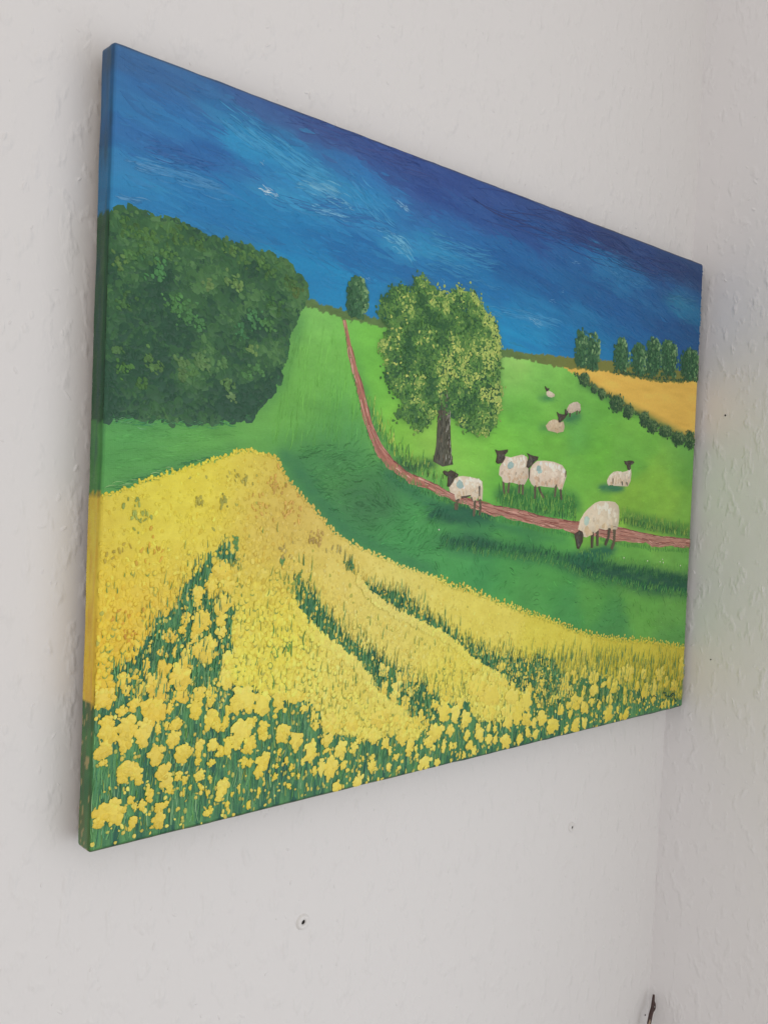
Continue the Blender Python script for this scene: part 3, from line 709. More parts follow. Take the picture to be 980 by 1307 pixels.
# darker rut on the far side
A = b[6:-1] * .88 + a[6:-1] * .12
D.ribbons(A[:-1], A[1:], .0011, mixc([(132, 84, 78), (118, 74, 70), (150, 104, 94)], len(A) - 1), bend=.05, h=.0003, base=.0003, tip=.6)
D.build('painted_path', painting)['label'] = 'reddish brown painted path winding down the hill'

# ------------------------------------------------------------------ painted trees
def small_tree(cx, cy, hw, hh, px_scale, n=110, wide=.9, hue=0):
    D = Daubs()
    q = uv([(cx, cy)])[0]; sx, sy = mpp(cx, cy)
    a, b_ = hw * sx, hh * sy
    Pq = rng.uniform(-1, 1, (n * 3, 2)); yy = Pq[:, 1]
    env = np.where(yy > 0, np.sqrt(np.clip(1 - yy ** 2.4 * np.sign(yy), 0, 1)), np.sqrt(np.clip(1 - (np.abs(yy)) ** 4 * .75, 0, 1)))
    Pq = Pq[np.abs(Pq[:, 0]) < env][:n]
    right = Pq[:, 0] * .5 + Pq[:, 1] * .25 + rng.normal(0, .3, len(Pq))
    k = np.clip(right + .35, 0, 1)[:, None]; l = np.clip((right - .28) * 2, 0, 1)[:, None]
    col = (lin((54, 92, 64)) * (1 - k) + lin((80, 124, 80)) * k) * (1 - l) + lin((128, 162, 112)) * l
    P = q + Pq * [a, b_]
    o = np.argsort(k[:, 0])
    D.blobs(P[o], rng.uniform(.0009, .0019, len(P)) * px_scale, rng.uniform(.0011, .0023, len(P)) * px_scale, rng.normal(0, .4, len(P)), col[o] * (1 + rng.normal(0, .08, (len(P), 1))), h=.0005, base=.0002 + .0004 * rng.random(len(P)), n=7)
    D.ribbons(q + [[-.0003, -b_ * .8]], q + [[0.0002, -b_ * 1.08]], .0012 * px_scale, lin(np.array([[58, 72, 52]])), base=.0002)
    return D.build('painted_tree', painting)
T = small_tree(456.5, 379, 13.5, 26, 1.2, 190); T['label'] = 'lone round painted tree on the hill crest beside the path'
for x, y0, y1, hw in [(158, 488, 672, 28), (213, 505, 690, 31), (352, 532, 695, 36), (435, 553, 710, 33), (505, 528, 720, 36), (578, 543, 722, 42), (682, 582, 740, 46)]:
    small_tree(700 + x / S, 290 + (y0 + y1) / 2 / S, hw * 1.12 / S, (y1 - y0) / 2 / S, 1.12, 150)
# dark undergrowth along their feet
D = Daubs()
P = along([(782, 474), (800, 476), (825, 481), (850, 485), (892, 484)], .0009, .0012)
D.blobs(P, rng.uniform(.0012, .0026, len(P)), rng.uniform(.0007, .0014, len(P)), 0, mixc([(56, 88, 58), (66, 98, 62), (110, 112, 58), (50, 80, 58)], len(P)), h=.0003, n=7)
D.build('painted_undergrowth', painting)
D = Daubs()
P = along([(733, 478), (757, 494), (778, 507), (799, 520), (823, 535), (836, 543), (857, 553), (884, 562)], .0007, .0011)
D.blobs(P, rng.uniform(.0008, .0018, len(P)), rng.uniform(.0006, .0013, len(P)), -.5, mixc([(54, 86, 58), (62, 98, 60), (72, 110, 62), (48, 78, 56)], len(P)), h=.0003, n=7)
n = len(P); L = rng.uniform(.001, .0042, n)
D.ribbons(P, P + np.c_[rng.normal(0, .3, n) * L, L], rng.uniform(.0005, .0012, n), mixc([(60, 94, 62), (84, 116, 72), (52, 84, 58), (104, 130, 82)], n), bend=.1, h=.0003, base=.0004, tip=.15)
D.build('painted_hedgerow', painting)
# hedge bushes between the meadow and the ochre field
for x, y, a_, b_ in [(400, 168, 25, 35), (447, 212, 17, 20), (482, 235, 18, 27), (553, 283, 35, 45), (610, 320, 27, 35), (688, 358, 24, 40), (725, 395, 28, 28), (790, 420, 32, 28), (850, 455, 37, 30), (905, 458, 24, 48)]:
    D = Daubs()
    q = uv([(640 + x / S, 440 + y / S)])[0]; sx, sy = mpp(640 + x / S, 440 + y / S)
    n = int(26 + a_ * 1.3)
    r = np.sqrt(rng.random(n)) * .95; t = rng.uniform(0, 2 * np.pi, n)
    off = np.c_[r * np.cos(t) * a_ / S * sx, r * np.sin(t) * b_ / S * sy]
    lit = np.clip(r * np.cos(t) * .4 + r * np.sin(t) * .5 + rng.normal(.3, .35, n), 0, 1)[:, None]
    off = off * rng.uniform(.8, 1.35, (n, 1))
    D.blobs(q + off, rng.uniform(.0008, .0016, n), rng.uniform(.0008, .0017, n), rng.uniform(0, 3, n), lin((48, 78, 54)) * (1 - lit) + lin((104, 134, 86)) * lit, h=.0005, base=.0002 + .0003 * rng.random(n), n=7)
    D.build('painted_bush', painting)
# the big tree
CROWN = Zm(440, 330, S, [(175, 215), (230, 140), (300, 135), (325, 180), (345, 85), (380, 95), (440, 155), (490, 180), (540, 150), (620, 170), (680, 260), (720, 300), (740, 380), (750, 420), (745, 500), (745, 600), (750, 700), (720, 800), (670, 850), (600, 830), (540, 780), (510, 740), (450, 720), (440, 750), (350, 830), (320, 780), (250, 760), (290, 680), (230, 640), (190, 570), (210, 500), (160, 420), (195, 380), (215, 330), (170, 270)])
tree = bpy.data.objects.new('painted_tree', None); C.objects.link(tree); tree.parent = painting
tree['label'] = 'large leafy painted tree in the middle of the picture'
D = Daubs()
tr = P2(Zm(440, 330, S, [(452, 650), (500, 650), (505, 720), (508, 850), (512, 960), (520, 990), (470, 1000), (425, 975), (440, 900), (447, 760)]))
D.patch(tr, lin((88, 88, 74)), .0005, .0002)
k = 130
P = scatter(tr, k); xr = (P[:, 0] - tr[:, 0].min()) / (tr[:, 0].max() - tr[:, 0].min())
cb = np.where((xr > .55)[:, None] & (rng.random((k, 1)) < .55), lin((160, 160, 150)), mixc([(70, 70, 60), (98, 98, 82), (108, 98, 80), (60, 62, 54)], k))
D.ribbons(P, P + np.c_[rng.normal(0, .0004, k), rng.uniform(.003, .007, k)], rng.uniform(.0005, .0010, k), cb, h=.0003, base=.0007)
D.build('trunk', tree)
D = Daubs()
cp = P2(CROWN)
P = scatter(cp, 700)
cc = cp.mean(0)
D.blobs(P, rng.uniform(.0022, .0042, 700), rng.uniform(.0022, .004, 700), 0, leaf_colours(P, (52, 88, 56), (70, 110, 60), (96, 132, 66), 300, 70), h=.0004, base=.0004, n=8)
N_ = 4200
P = scatter(cp, N_)
rel = (P - cc) / (cp.max(0) - cp.min(0)) * 2
edgeb = np.clip(rel[:, 0] * .20 + np.linalg.norm(rel, axis=1) * .16 - .13, -.22, .28)
colr = leaf_colours(P, (54, 94, 58), (94, 138, 70), (158, 182, 96), 300, 75, edgeb + .04)
hot = rng.random(N_) < np.clip((fbm(P[:, 0] * 75, P[:, 1] * 75, 300, 2) - .45) * .8, 0, .3) * (.5 + np.clip(rel[:, 0] + .2, 0, 1))
colr[hot] = lin((182, 194, 104)) * (1 + rng.normal(0, .08, (hot.sum(), 1)))
D.blobs(P, rng.uniform(.0009, .0024, N_), rng.uniform(.0007, .0013, N_), rng.uniform(0, 3.1, N_), colr, h=.0005, base=.0004 + .0005 * rng.random(N_), n=6, jag=.3)
P = np.concatenate([along(CROWN + CROWN[:1], .0013, .0014), along(CROWN + CROWN[:1], .0016, .0032)])
rel = (P - cc) / (cp.max(0) - cp.min(0)) * 2
colr = leaf_colours(P, (62, 100, 56), (98, 138, 68), (150, 172, 92), 300, 75, np.clip(rel[:, 0] * .18 + .05, -.1, .25))
D.blobs(P, rng.uniform(.0008, .0019, len(P)), rng.uniform(.0007, .0013, len(P)), rng.uniform(0, 3.1, len(P)), colr, h=.0005, base=.0004, n=6, jag=.3)
D.build('crown', tree)

# ------------------------------------------------------------------ painted grass blades
D = Daubs()
def tufts(line, step, hgt, cols, spread=.0015, wid=(.0004, .0009), lean=0.):
    P = along(line, step, spread)
    L = rng.uniform(.5, 1.2, len(P)) * hgt
    D.ribbons(P, P + np.c_[rng.normal(lean, .18, len(P)) * L, L], rng.uniform(*wid, len(P)), mixc(cols, len(P)), bend=.12, h=.0003, base=.0002, tip=.15)
LG, MG, DG, YG = (134, 178, 84), (92, 152, 76), (54, 104, 66), (182, 200, 96)
tufts([(470, 510), (480, 535), (495, 560), (515, 582)], .0010, .007, [YG, LG, MG, (150, 190, 84)], .003)
tufts([(486, 548), (500, 570), (520, 588), (548, 600)], .0009, .007, [DG, MG, LG, YG, (84, 108, 58)], .003)
tufts([(505, 592), (530, 600), (560, 612), (575, 618)], .0008, .006, [DG, (70, 96, 58), LG, MG], .003)
for yy in range(4):
    tufts([(636, 628 + yy * 6), (660, 632 + yy * 6), (690, 636 + yy * 6), (735, 642 + yy * 6)], .0012, .007, [MG, (74, 134, 66), (64, 118, 66), LG], .002)
tufts([(640, 646), (690, 656), (735, 662)], .0008, .006, [DG, MG, (66, 116, 64)], .001)
tufts([(786, 664), (812, 672), (840, 678), (880, 684)], .0007, .006, [DG, (70, 110, 58), MG, (150, 176, 84)], .0012)
tufts([(790, 656), (820, 664), (860, 672), (880, 676)], .0014, .006, [LG, MG, (150, 176, 84)], .002)
tufts([(605, 656), (640, 666), (700, 680), (735, 686)], .0010, .0045, [MG, (70, 138, 78), (86, 150, 80)], .0008)
tufts([(765, 690), (800, 697), (840, 703), (884, 705)], .0010, .0045, [MG, (84, 142, 72), (96, 156, 78)], .0008)
tufts([(500, 607), (540, 630), (590, 650)], .0014, .004, [(64, 124, 76), MG, DG], .001)
for a0, dy in (((560, 700), 0), ((600, 706), 3)):
    tufts([a0, (640, 708 + dy), (700, 716 + dy), (760, 738 + dy), (880, 760 + dy)], .0013, .006, [(72, 138, 78), (84, 150, 82), (64, 124, 76), (110, 160, 84)], .0015, (.0003, .0007), .3)
tufts([(560, 692), (620, 700), (700, 710), (780, 726), (880, 744)], .0011, .006, [(44, 88, 66), (50, 96, 68), (58, 110, 70)], .0022, (.0005, .0010), .3)
tufts([(735, 705), (790, 716), (840, 724), (882, 730)], .0016, .004, [(96, 156, 78), (120, 170, 84)], .002)
tufts([(440, 425), (446, 455), (452, 485), (460, 520), (468, 550), (480, 582)], .0016, .004, [MG, (84, 144, 76), (70, 124, 72)], .0006)
tufts([(484, 588), (510, 609), (545, 627), (580, 642), (612, 654)], .0010, .0045, [(64, 124, 76), MG, (80, 140, 78)], .0008)
# swirling strokes in the shaded meadow
P = np.concatenate([scatter(P2([(372, 570), (450, 560), (500, 610), (560, 650), (560, 725), (470, 695), (420, 655)]), 620), scatter(P2([(560, 650), (700, 690), (880, 760), (880, 815), (760, 800), (640, 760), (560, 725)]), 380)])
ang = (fbm(P[:, 0] * 30, P[:, 1] * 30, 401) - .5) * 4 - .2
L = rng.uniform(.003, .010, len(P))
cg = gc_of(P[:, 0], P[:, 1]) * (1 + rng.normal(0.02, .05, (len(P), 1)))
D.ribbons(P, P + np.c_[np.cos(ang), np.sin(ang)] * L[:, None], rng.uniform(.0005, .0016, len(P)), cg * (1 + rng.normal(-.03, .17, (len(P), 1))), bend=.25, h=.0004, base=.00005, tip=.2, root=.3)
# long brush marks on the bright slopes
P = scatter(P2([(392, 400), (432, 412), (448, 470), (470, 560), (400, 560), (345, 540), (365, 480), (378, 420)]), 240)
cg = gc_of(P[:, 0], P[:, 1]) * (1 + rng.normal(0.02, .05, (len(P), 1)))
D.ribbons(P, P + np.c_[rng.normal(-.0015, .001, len(P)), rng.uniform(-.018, -.006, len(P))], rng.uniform(.0005, .0018, len(P)), cg, bend=.08, h=.00018, base=.00003, tip=.2, root=.3)
P = scatter(P2([(640, 470), (720, 480), (870, 570), (870, 660), (740, 640), (640, 600), (580, 590), (640, 540)]), 420)
cg = gc_of(P[:, 0], P[:, 1]) * (1 + rng.normal(0.02, .05, (len(P), 1)))
D.ribbons(P, P + np.c_[rng.uniform(.003, .010, len(P)), rng.normal(0, .001, len(P))], rng.uniform(.0005, .0014, len(P)), cg, bend=.12, h=.00016, base=.00003, tip=.2, root=.3)
P = scatter(P2([(138, 545), (300, 548), (290, 572), (200, 600), (138, 622)]), 160)
cg = gc_of(P[:, 0], P[:, 1]) * (1 + rng.normal(0.02, .05, (len(P), 1)))
D.ribbons(P, P + np.c_[rng.uniform(.004, .014, len(P)), rng.normal(.001, .001, len(P))], rng.uniform(.0006, .0016, len(P)), cg, bend=.1, h=.00018, base=.00003, tip=.2, root=.3)
# pale ridges of paint by the wood and by the rapeseed edge
for line, cols in (([(138, 538), (190, 542)], [(110, 168, 116), (72, 140, 92)]), ([(130, 625), (180, 610), (250, 588), (262, 584)], [(140, 182, 120), (84, 142, 84), (60, 118, 76)]), ([(200, 540), (290, 541)], [(74, 138, 88), (86, 150, 96)])):
    P = along(line, .0015, .0010)
    D.ribbons(P, P + np.c_[rng.uniform(.004, .010, len(P)), rng.normal(.0008, .0008, len(P))], rng.uniform(.0003, .0008, len(P)), mixc(cols, len(P)), h=.0004, base=.0001, tip=.2, root=.3)
# white daisies
q = uv([(826, 716), (842, 717), (845, 714), (846, 718), (796, 712), (868, 722), (560, 676)])
D.blobs(q, .0007, .0008, 0, np.repeat(lin([[225, 228, 205]]), len(q), 0), h=.0005, base=.0004, n=6)
tag(D.build('painted_grass', painting), kind='stuff')

# ------------------------------------------------------------------ painted sheep
BLK = (78, 70, 60)
def sheep(x0, y0, s, fleece, head, legs=(), blue=None, bluec=(156, 182, 176), extra=(), label='', wool=70, top=(234, 227, 210), low=(196, 174, 142)):
    r = bpy.data.objects.new('painted_sheep', None); C.objects.link(r); r.parent = painting
    r['label'] = label
    for L in legs:
        D = Daubs()
        pts = uv([(x0 + p[0] / s, y0 + p[1] / s) for p in L[:-1]])
        wd = L[-1] / s * mpp(x0, y0)[0] * 1.15
        D.ribbons(pts[:-1], pts[1:], wd, mixc([(84, 78, 64), (96, 88, 70)], len(pts) - 1), bend=.02, h=.0004, base=.0004, tip=.75, root=1, seg=3)
        D.build('leg', r)
    D = Daubs()
    fp = P2([(x0 + p[0] / s, y0 + p[1] / s) for p in fleece])
    D.patch(fp, (lin(top) + lin(low)) / 2, .0003, .0005)
    P = scatter(fp, wool)
    k = np.clip((P[:, 1] - fp[:, 1].min()) / (fp[:, 1].max() - fp[:, 1].min()) * 1.25 - .15 + rng.normal(0, .16, wool), 0, 1)[:, None]
    col = lin(low) * (1 - k) + lin(top) * k
    col = col * (1 + rng.normal(0, .045, (wool, 1)))
    dk = rng.random(wool) < .08 * (1.0 - k[:, 0]); col[dk] *= .75
    c0 = fp.mean(0)
    P = c0 + (P - c0) * .90
    sz = (fp[:, 0].max() - fp[:, 0].min()) / 21
    D.blobs(P, rng.uniform(.5, 1.0, wool) * sz, rng.uniform(.7, 1.25, wool) * sz, rng.normal(0, .5, wool), col, h=.00014, base=.0007, n=7, tint=.04)
    D.build('fleece', r)
    D = Daubs()
    hp = P2([(x0 + p[0] / s, y0 + p[1] / s) for p in head])
    D.patch(hp, lin(BLK), .0004, .0012)
    P = hp.mean(0) + (scatter(hp, 10) - hp.mean(0)) * .7
    D.blobs(P, sz * .45, sz * .6, 0, mixc([(80, 78, 72), (58, 56, 54), (96, 92, 82)], 10), h=.0002, base=.0015, n=6)
    D.build('head', r)
    if blue:
        D = Daubs()
        for q in range(3):
            c = uv([(x0 + (blue[0] + rng.normal(0, blue[2] * .25)) / s, y0 + (blue[1] + rng.normal(0, blue[3] * .25)) / s)])
            sx, sy = mpp(x0, y0)
            D.blobs(c, blue[2] * .78 / s * sx, blue[3] * .78 / s * sy, blue[4] if len(blue) > 4 else 0, lin(np.array([bluec])) * (1 + rng.normal(0, .08)), h=.0002, base=.0011 + q * .0001, n=10)
        D.build('blue_mark', r)
    if extra:
        for (ax, ay, bx, by, wd, c) in extra:
            D = Daubs()
            D.ribbons(uv([(x0 + ax / s, y0 + ay / s)]), uv([(x0 + bx / s, y0 + by / s)]), wd / s * mpp(x0, y0)[0], lin(np.array([c])), bend=.05, h=.0002, base=.0012, tip=.5)
            D.build('dark_accent', r)
sheep(555, 590, 12.25, [(340, 230), (430, 215), (560, 235), (690, 265), (735, 300), (745, 420), (735, 600), (700, 560), (690, 500), (640, 600), (600, 610), (560, 560), (545, 510), (420, 530), (380, 560), (320, 590), (300, 500), (240, 470), (220, 390), (270, 300), (310, 260)],
      [(120, 150), (150, 130), (200, 155), (250, 125), (290, 145), (360, 190), (340, 230), (300, 245), (270, 310), (220, 380), (190, 375), (200, 280), (200, 205), (150, 190)],
      [[(370, 540), (335, 640), (330, 745), 60], [(620, 590), (618, 700), (605, 845), 40], [(690, 540), (708, 680), (700, 825), 44]], (375, 335, 55, 75),
      extra=[(690, 370, 690, 530, 26, (78, 74, 64)), (400, 545, 550, 520, 22, (88, 80, 70)), (560, 540, 585, 600, 18, (96, 86, 72))], label='painted sheep standing across the path with a blue mark')
sheep(625, 560, 9.8, [(190, 220), (260, 235), (340, 215), (400, 200), (460, 225), (475, 300), (480, 480), (430, 575), (330, 560), (280, 545), (210, 550), (165, 540), (150, 480), (115, 450), (125, 350), (160, 290)],
      [(65, 135), (100, 150), (140, 150), (220, 135), (215, 165), (180, 200), (185, 240), (150, 300), (100, 310), (75, 290), (90, 210)],
      [[(168, 530), (178, 690), 24], [(242, 545), (226, 680), 24], [(372, 550), (360, 680), 24], [(408, 570), (412, 700), 26]], (255, 325, 40, 50), low=(194, 168, 138), wool=95, label='left painted sheep of the close pair')
sheep(625, 560, 9.8, [(590, 280), (680, 275), (800, 290), (900, 330), (950, 400), (955, 470), (920, 570), (900, 640), (860, 630), (830, 560), (800, 610), (700, 600), (640, 590), (560, 600), (520, 560), (490, 500), (495, 400), (530, 330)],
      [(465, 180), (500, 200), (545, 215), (600, 225), (590, 265), (560, 280), (520, 330), (480, 370), (452, 350), (460, 290), (490, 240)],
      [[(570, 580), (560, 750), 30], [(612, 600), (638, 680), (672, 735), 26], [(830, 560), (808, 730), 28], [(882, 620), (895, 765), 28]], (608, 380, 42, 52), low=(198, 170, 142), wool=100,
      extra=[(490, 380, 485, 500, 16, (90, 76, 66)), (945, 400, 940, 480, 16, (110, 84, 70))], label='right painted sheep of the close pair')
sheep(720, 630, 12.25, [(380, 230), (480, 150), (560, 120), (700, 120), (790, 135), (840, 190), (855, 260), (850, 420), (830, 540), (790, 575), (730, 545), (640, 570), (530, 545), (500, 600), (420, 640), (340, 685), (300, 670), (280, 590), (210, 560), (240, 430), (310, 310)],
      [(150, 630), (190, 610), (230, 575), (275, 600), (290, 650), (275, 760), (220, 870), (195, 850), (175, 720)],
      [[(440, 600), (430, 850), 46], [(512, 570), (516, 820), 42], [(700, 540), (685, 690), (635, 810), 48], [(782, 560), (776, 750), (735, 870), 48]], (345, 430, 46, 100, -.35), (176, 198, 184), label='painted sheep grazing on the lower side of the path', top=(228, 222, 204), low=(206, 184, 148))
sheep(760, 580, 16.33, [(240, 540), (290, 440), (370, 370), (450, 350), (560, 370), (630, 355), (660, 340), (730, 300), (740, 400), (720, 560), (670, 660), (560, 660), (380, 650), (330, 620), (270, 650), (245, 600)],
      [(590, 135), (640, 150), (690, 130), (770, 135), (795, 165), (760, 200), (720, 220), (715, 300), (690, 330), (660, 300), (650, 230), (610, 195)], wool=55,
      extra=[(350, 500, 350, 620, 26, (120, 108, 92)), (535, 560, 550, 650, 26, (88, 90, 80)), (635, 580, 650, 650, 24, (88, 90, 80))], label='painted sheep lying alone on the right slope')
sheep(685, 485, 14, [(170, 220), (200, 185), (250, 210), (310, 250), (315, 290), (260, 310), (200, 290), (175, 260)], [(140, 110), (175, 150), (215, 150), (200, 185), (170, 195), (150, 150)], wool=18, label='smallest and farthest painted sheep')
sheep(685, 485, 14, [(540, 510), (580, 440), (650, 400), (720, 390), (770, 430), (780, 540), (760, 560), (720, 540), (640, 580), (590, 600), (545, 560)], [(500, 520), (545, 560), (540, 620), (510, 640), (500, 580)],
      [[(590, 585), (590, 660), 26], [(715, 540), (710, 620), 24], [(765, 545), (758, 600), 22]], wool=30, top=(212, 200, 184), low=(184, 164, 140), label='far painted sheep grazing behind the lying one')
sheep(685, 485, 14, [(160, 820), (220, 740), (300, 705), (370, 715), (400, 760), (470, 740), (490, 830), (470, 920), (370, 940), (200, 900)], [(355, 570), (385, 600), (450, 615), (520, 620), (500, 670), (450, 720), (400, 760), (380, 740), (385, 670), (365, 620)],
      wool=40, top=(214, 200, 172), low=(190, 166, 132), label='painted sheep lying on the far slope with dark head raised')

# ------------------------------------------------------------------ rapeseed: stems, flower mass, blossoms
yp = P2(YELLOW)
lanes = [P2(LANE_A), P2(LANE_B), P2(LANE_C)]
bot = P2(BOTTOM)
def in_green(P): return inside(lanes[0], P) | inside(lanes[1], P) | inside(lanes[2], P) | inside(bot, P)
D = Daubs()
GRN = [(60, 108, 76), (70, 124, 80), (86, 142, 86), (104, 158, 98), (76, 134, 90), (56, 98, 74), (120, 160, 112)]
for poly, n, L0 in ((lanes[0], 900, .012), (lanes[1], 650, .010), (lanes[2], 800, .009), (bot, 3600, .017)):
    poly = poly.copy()
    poly[:, 0] = np.clip(poly[:, 0], .001, CW - .001); poly[:, 1] = np.clip(poly[:, 1], .001, CH)
    P = scatter(poly, n)
    L = rng.uniform(.4, 1.2, n) * L0
    D.ribbons(P, P + np.c_[rng.normal(.04, .10, n) * L, L], rng.uniform(.0004, .0011, n), mixc(GRN, n, jit=.08), bend=.08, h=.00015, base=.0001, tip=.1)
# yellow-green blades near the lower edge
P = scatter(bot, 500); L = rng.uniform(.004, .010, 500)
D.ribbons(P, P + np.c_[rng.normal(0, .1, 500) * L, L], rng.uniform(.0003, .0007, 500), mixc([(136, 162, 76), (168, 178, 84), (116, 152, 84), (96, 150, 60)], 500), bend=.1, h=.0003, base=.0003, tip=.2)
# stems streaking up into the flower masses on the right
P = scatter(P2([(680, 850), (760, 838), (872, 850), (872, 895), (700, 910)]), 520); L = rng.uniform(.003, .016, 520)
D.ribbons(P, P + np.c_[rng.normal(.12, .08, 520) * L, L], rng.uniform(.0004, .0012, 520), mixc([(80, 128, 76), (96, 142, 76), (130, 152, 76), (76, 122, 78)], 520), bend=.08, h=.0002, base=.0012, tip=.1)
for line, stepp in (([(590, 822), (680, 838), (760, 836), (870, 846)], .0012), ([(486, 756), (530, 772), (600, 822)], .0016), ([(390, 750), (440, 800), (520, 860), (600, 880)], .0018), ([(222, 745), (180, 806), (148, 855)], .0024)):
    P = along(line, stepp * 2.2, .0045); n = len(P); L = rng.uniform(.003, .012, n)
    D.ribbons(P, P + np.c_[rng.normal(.05, .1, n) * L, L], rng.uniform(.0003, .0008, n), mixc([(84, 132, 78), (104, 146, 78), (128, 154, 82), (92, 146, 90)], n), bend=.08, h=.0002, base=.0011, tip=.08)
tag(D.build('painted_stems', painting), kind='stuff')

def py_of(P):      # photo height of canvas points, for size by nearness
    X = np.c_[P[:, 0], np.full(len(P), FRONT), P[:, 1] + Z0] - CP
    c = X @ CR.T
    return 653.5 + FPX * c[:, 1] / c[:, 2], 490 + FPX * c[:, 0] / c[:, 2]
D = Daubs()
N_ = 15000
P = scatter(np.clip(yp, [.001, .001], [CW - .001, 1]), N_)
ytop = np.interp(P[:, 0], P2(YTOP)[:, 0], P2(YTOP)[:, 1]) - P[:, 1]
keep = ~in_green(P)
keep &= rng.random(len(P)) < np.clip(.30 + ytop / .10, 0, 1)
P = P[keep]; ytop = ytop[keep]; n = len(P)
near = np.clip(ytop / .19, 0, 1)
col = field(YELC, P, .03, .03) * (1 + rng.normal(0, .05, (n, 1)))
lt = rng.random(n); col[lt > .84] *= np.array([1.08, 1.11, 1.40]); col[lt < .10] *= np.array([.95, .89, .78]); gsel = (lt > .10) & (lt < .115); col[gsel] = lin((172, 170, 76))
sz = .0008 + .0018 * near
D.blobs(P, sz * rng.uniform(.6, 1.3, n), sz * rng.uniform(.8, 1.9, n), rng.normal(0, .5, n), col, h=.00012 + .0004 * near, base=.00012 + (.0002 + .0004 * near) * rng.random(n), n=7, jag=.28, tint=.06)
# ragged top edge with small sprigs
P = along(YTOP, .0011, .0008); n = len(P)
_, px_ = py_of(P)
col = field(YELC, P, .03, .03) * (1 + rng.normal(.04, .07, (n, 1)))
D.blobs(P + np.c_[np.zeros(n), rng.uniform(-.0004, .0014, n)], rng.uniform(.0006, .0014, n), rng.uniform(.0006, .0017, n), 0, col, h=.0005, base=.0003, n=6)
P = along(YTOP[22:], .0026, .0006); n = len(P); hgt = rng.uniform(.002, .0055, n)
D.ribbons(P - [[0, .002]], P + np.c_[rng.normal(0, .0004, n), hgt], .0006, mixc([(176, 176, 72), (206, 188, 78)], n), h=.0004, base=.0003, tip=.7)
D.blobs(P + np.c_[rng.normal(0, .0004, n), hgt], rng.uniform(.0006, .0012, n), rng.uniform(.0007, .0014, n), 0, mixc([(226, 206, 92), (216, 196, 82)], n), h=.0005, base=.0004, n=6)
# heads readable within the mass: an ochre touch with a light one set over it
P = scatter(np.clip(yp, [.001, .001], [CW - .001, 1]), 6500)
ytop = np.interp(P[:, 0], P2(YTOP)[:, 0], P2(YTOP)[:, 1]) - P[:, 1]
near = np.clip(ytop / .19, 0, 1)
P = P[(~in_green(P)) & (rng.random(len(P)) < np.clip(near * 1.7 - .45, 0, .9))]; n = len(P)
ytop = np.interp(P[:, 0], P2(YTOP)[:, 0], P2(YTOP)[:, 1]) - P[:, 1]; sz = .0009 + .0017 * np.clip(ytop / .19, 0, 1)
cf = field(YELC, P, .03, .03); rnd = rng.random((n, 1))
under = np.where(rnd < .22, lin((150, 160, 72)), np.where(rnd < .75, cf * [.84, .76, .60], lin((176, 172, 76))))
D.blobs(P - np.c_[np.zeros(n), sz * .35], sz * 1.05, sz * 1.25, rng.normal(0, .4, n), under, h=.0002, base=.00075, n=8, jag=.25)
D.blobs(P, sz * rng.uniform(.75, 1.0, n), sz * rng.uniform(.8, 1.15, n), rng.normal(0, .4, n), cf * rng.uniform(1.0, 1.14, (n, 1)) * [1, 1.01, 1.08], h=.0005, base=.0010, n=9, jag=.26, tint=.05)
n2 = 620
P = scatter(np.clip(yp, [.001, .001], [CW - .001, 1]), n2 * 3)
ytop = np.interp(P[:, 0], P2(YTOP)[:, 0], P2(YTOP)[:, 1]) - P[:, 1]
P = P[(~in_green(P)) & (rng.random(len(P)) < np.clip(ytop / .09 - .4, 0, 1))][:n2]; n = len(P); L = rng.uniform(.002, .008, n)
D.ribbons(P, P + np.c_[rng.normal(0.05, .12, n) * L, L], rng.uniform(.0003, .0008, n), mixc([(112, 150, 78), (140, 160, 80), (90, 136, 76)], n), bend=.1, h=.0002, base=.0012, tip=.1)
# crisp heads of the nearer row standing over each green lane
for line, r in (([(376, 766), (382, 788), (403, 806), (429, 826), (454, 846), (469, 863), (480, 883), (503, 900), (520, 912)], .0026),
                ([(455, 735), (470, 755), (486, 768), (507, 782), (525, 789), (545, 800), (560, 806), (575, 816), (602, 841), (621, 853), (640, 866)], .0021)):
    for q in range(3):
        P = along(line, r * .55, r * .45); n = len(P)
        D.blobs(P - [[0, q * r * .8]], r * rng.uniform(.55, 1.05, n), r * rng.uniform(.6, 1.2, n), 0, field(YELC, P, .03, .03) * rng.uniform(.96, 1.16, (n, 1)) * [1, 1.01, 1.1], h=.0007, base=.0006 + .0003 * rng.random(n), n=9, jag=.18)
for line, stepp, L0 in (([(374, 746), (401, 760), (420, 785), (440, 812), (480, 834), (531, 866), (557, 883)], .0011, .009), ([(450, 722), (470, 745), (517, 756), (548, 785), (602, 821), (633, 836), (678, 841), (712, 850), (760, 845), (820, 850), (870, 860)], .0010, .010), ([(250, 718), (222, 745), (198, 790), (185, 815), (160, 845), (145, 850)], .0010, .008), ([(300, 872), (345, 885), (395, 895), (415, 935), (470, 942), (505, 940), (540, 935)], .0013, .010), ([(600, 905), (640, 922), (665, 908)], .0011, .009)):
    P = along(line, stepp * 1.5, .0024); n = len(P); L = rng.uniform(.2, 1.1, n) * L0 * .75
    D.ribbons(P + np.c_[np.zeros(n), L * .62], P + np.c_[rng.normal(-.05, .08, n) * L, -L * .38], rng.uniform(.0007, .0018, n), field(YELC, P, .03, .03) * (1 + rng.normal(0, .06, (n, 1))), bend=.06, h=.0003, base=.0010, tip=.15)
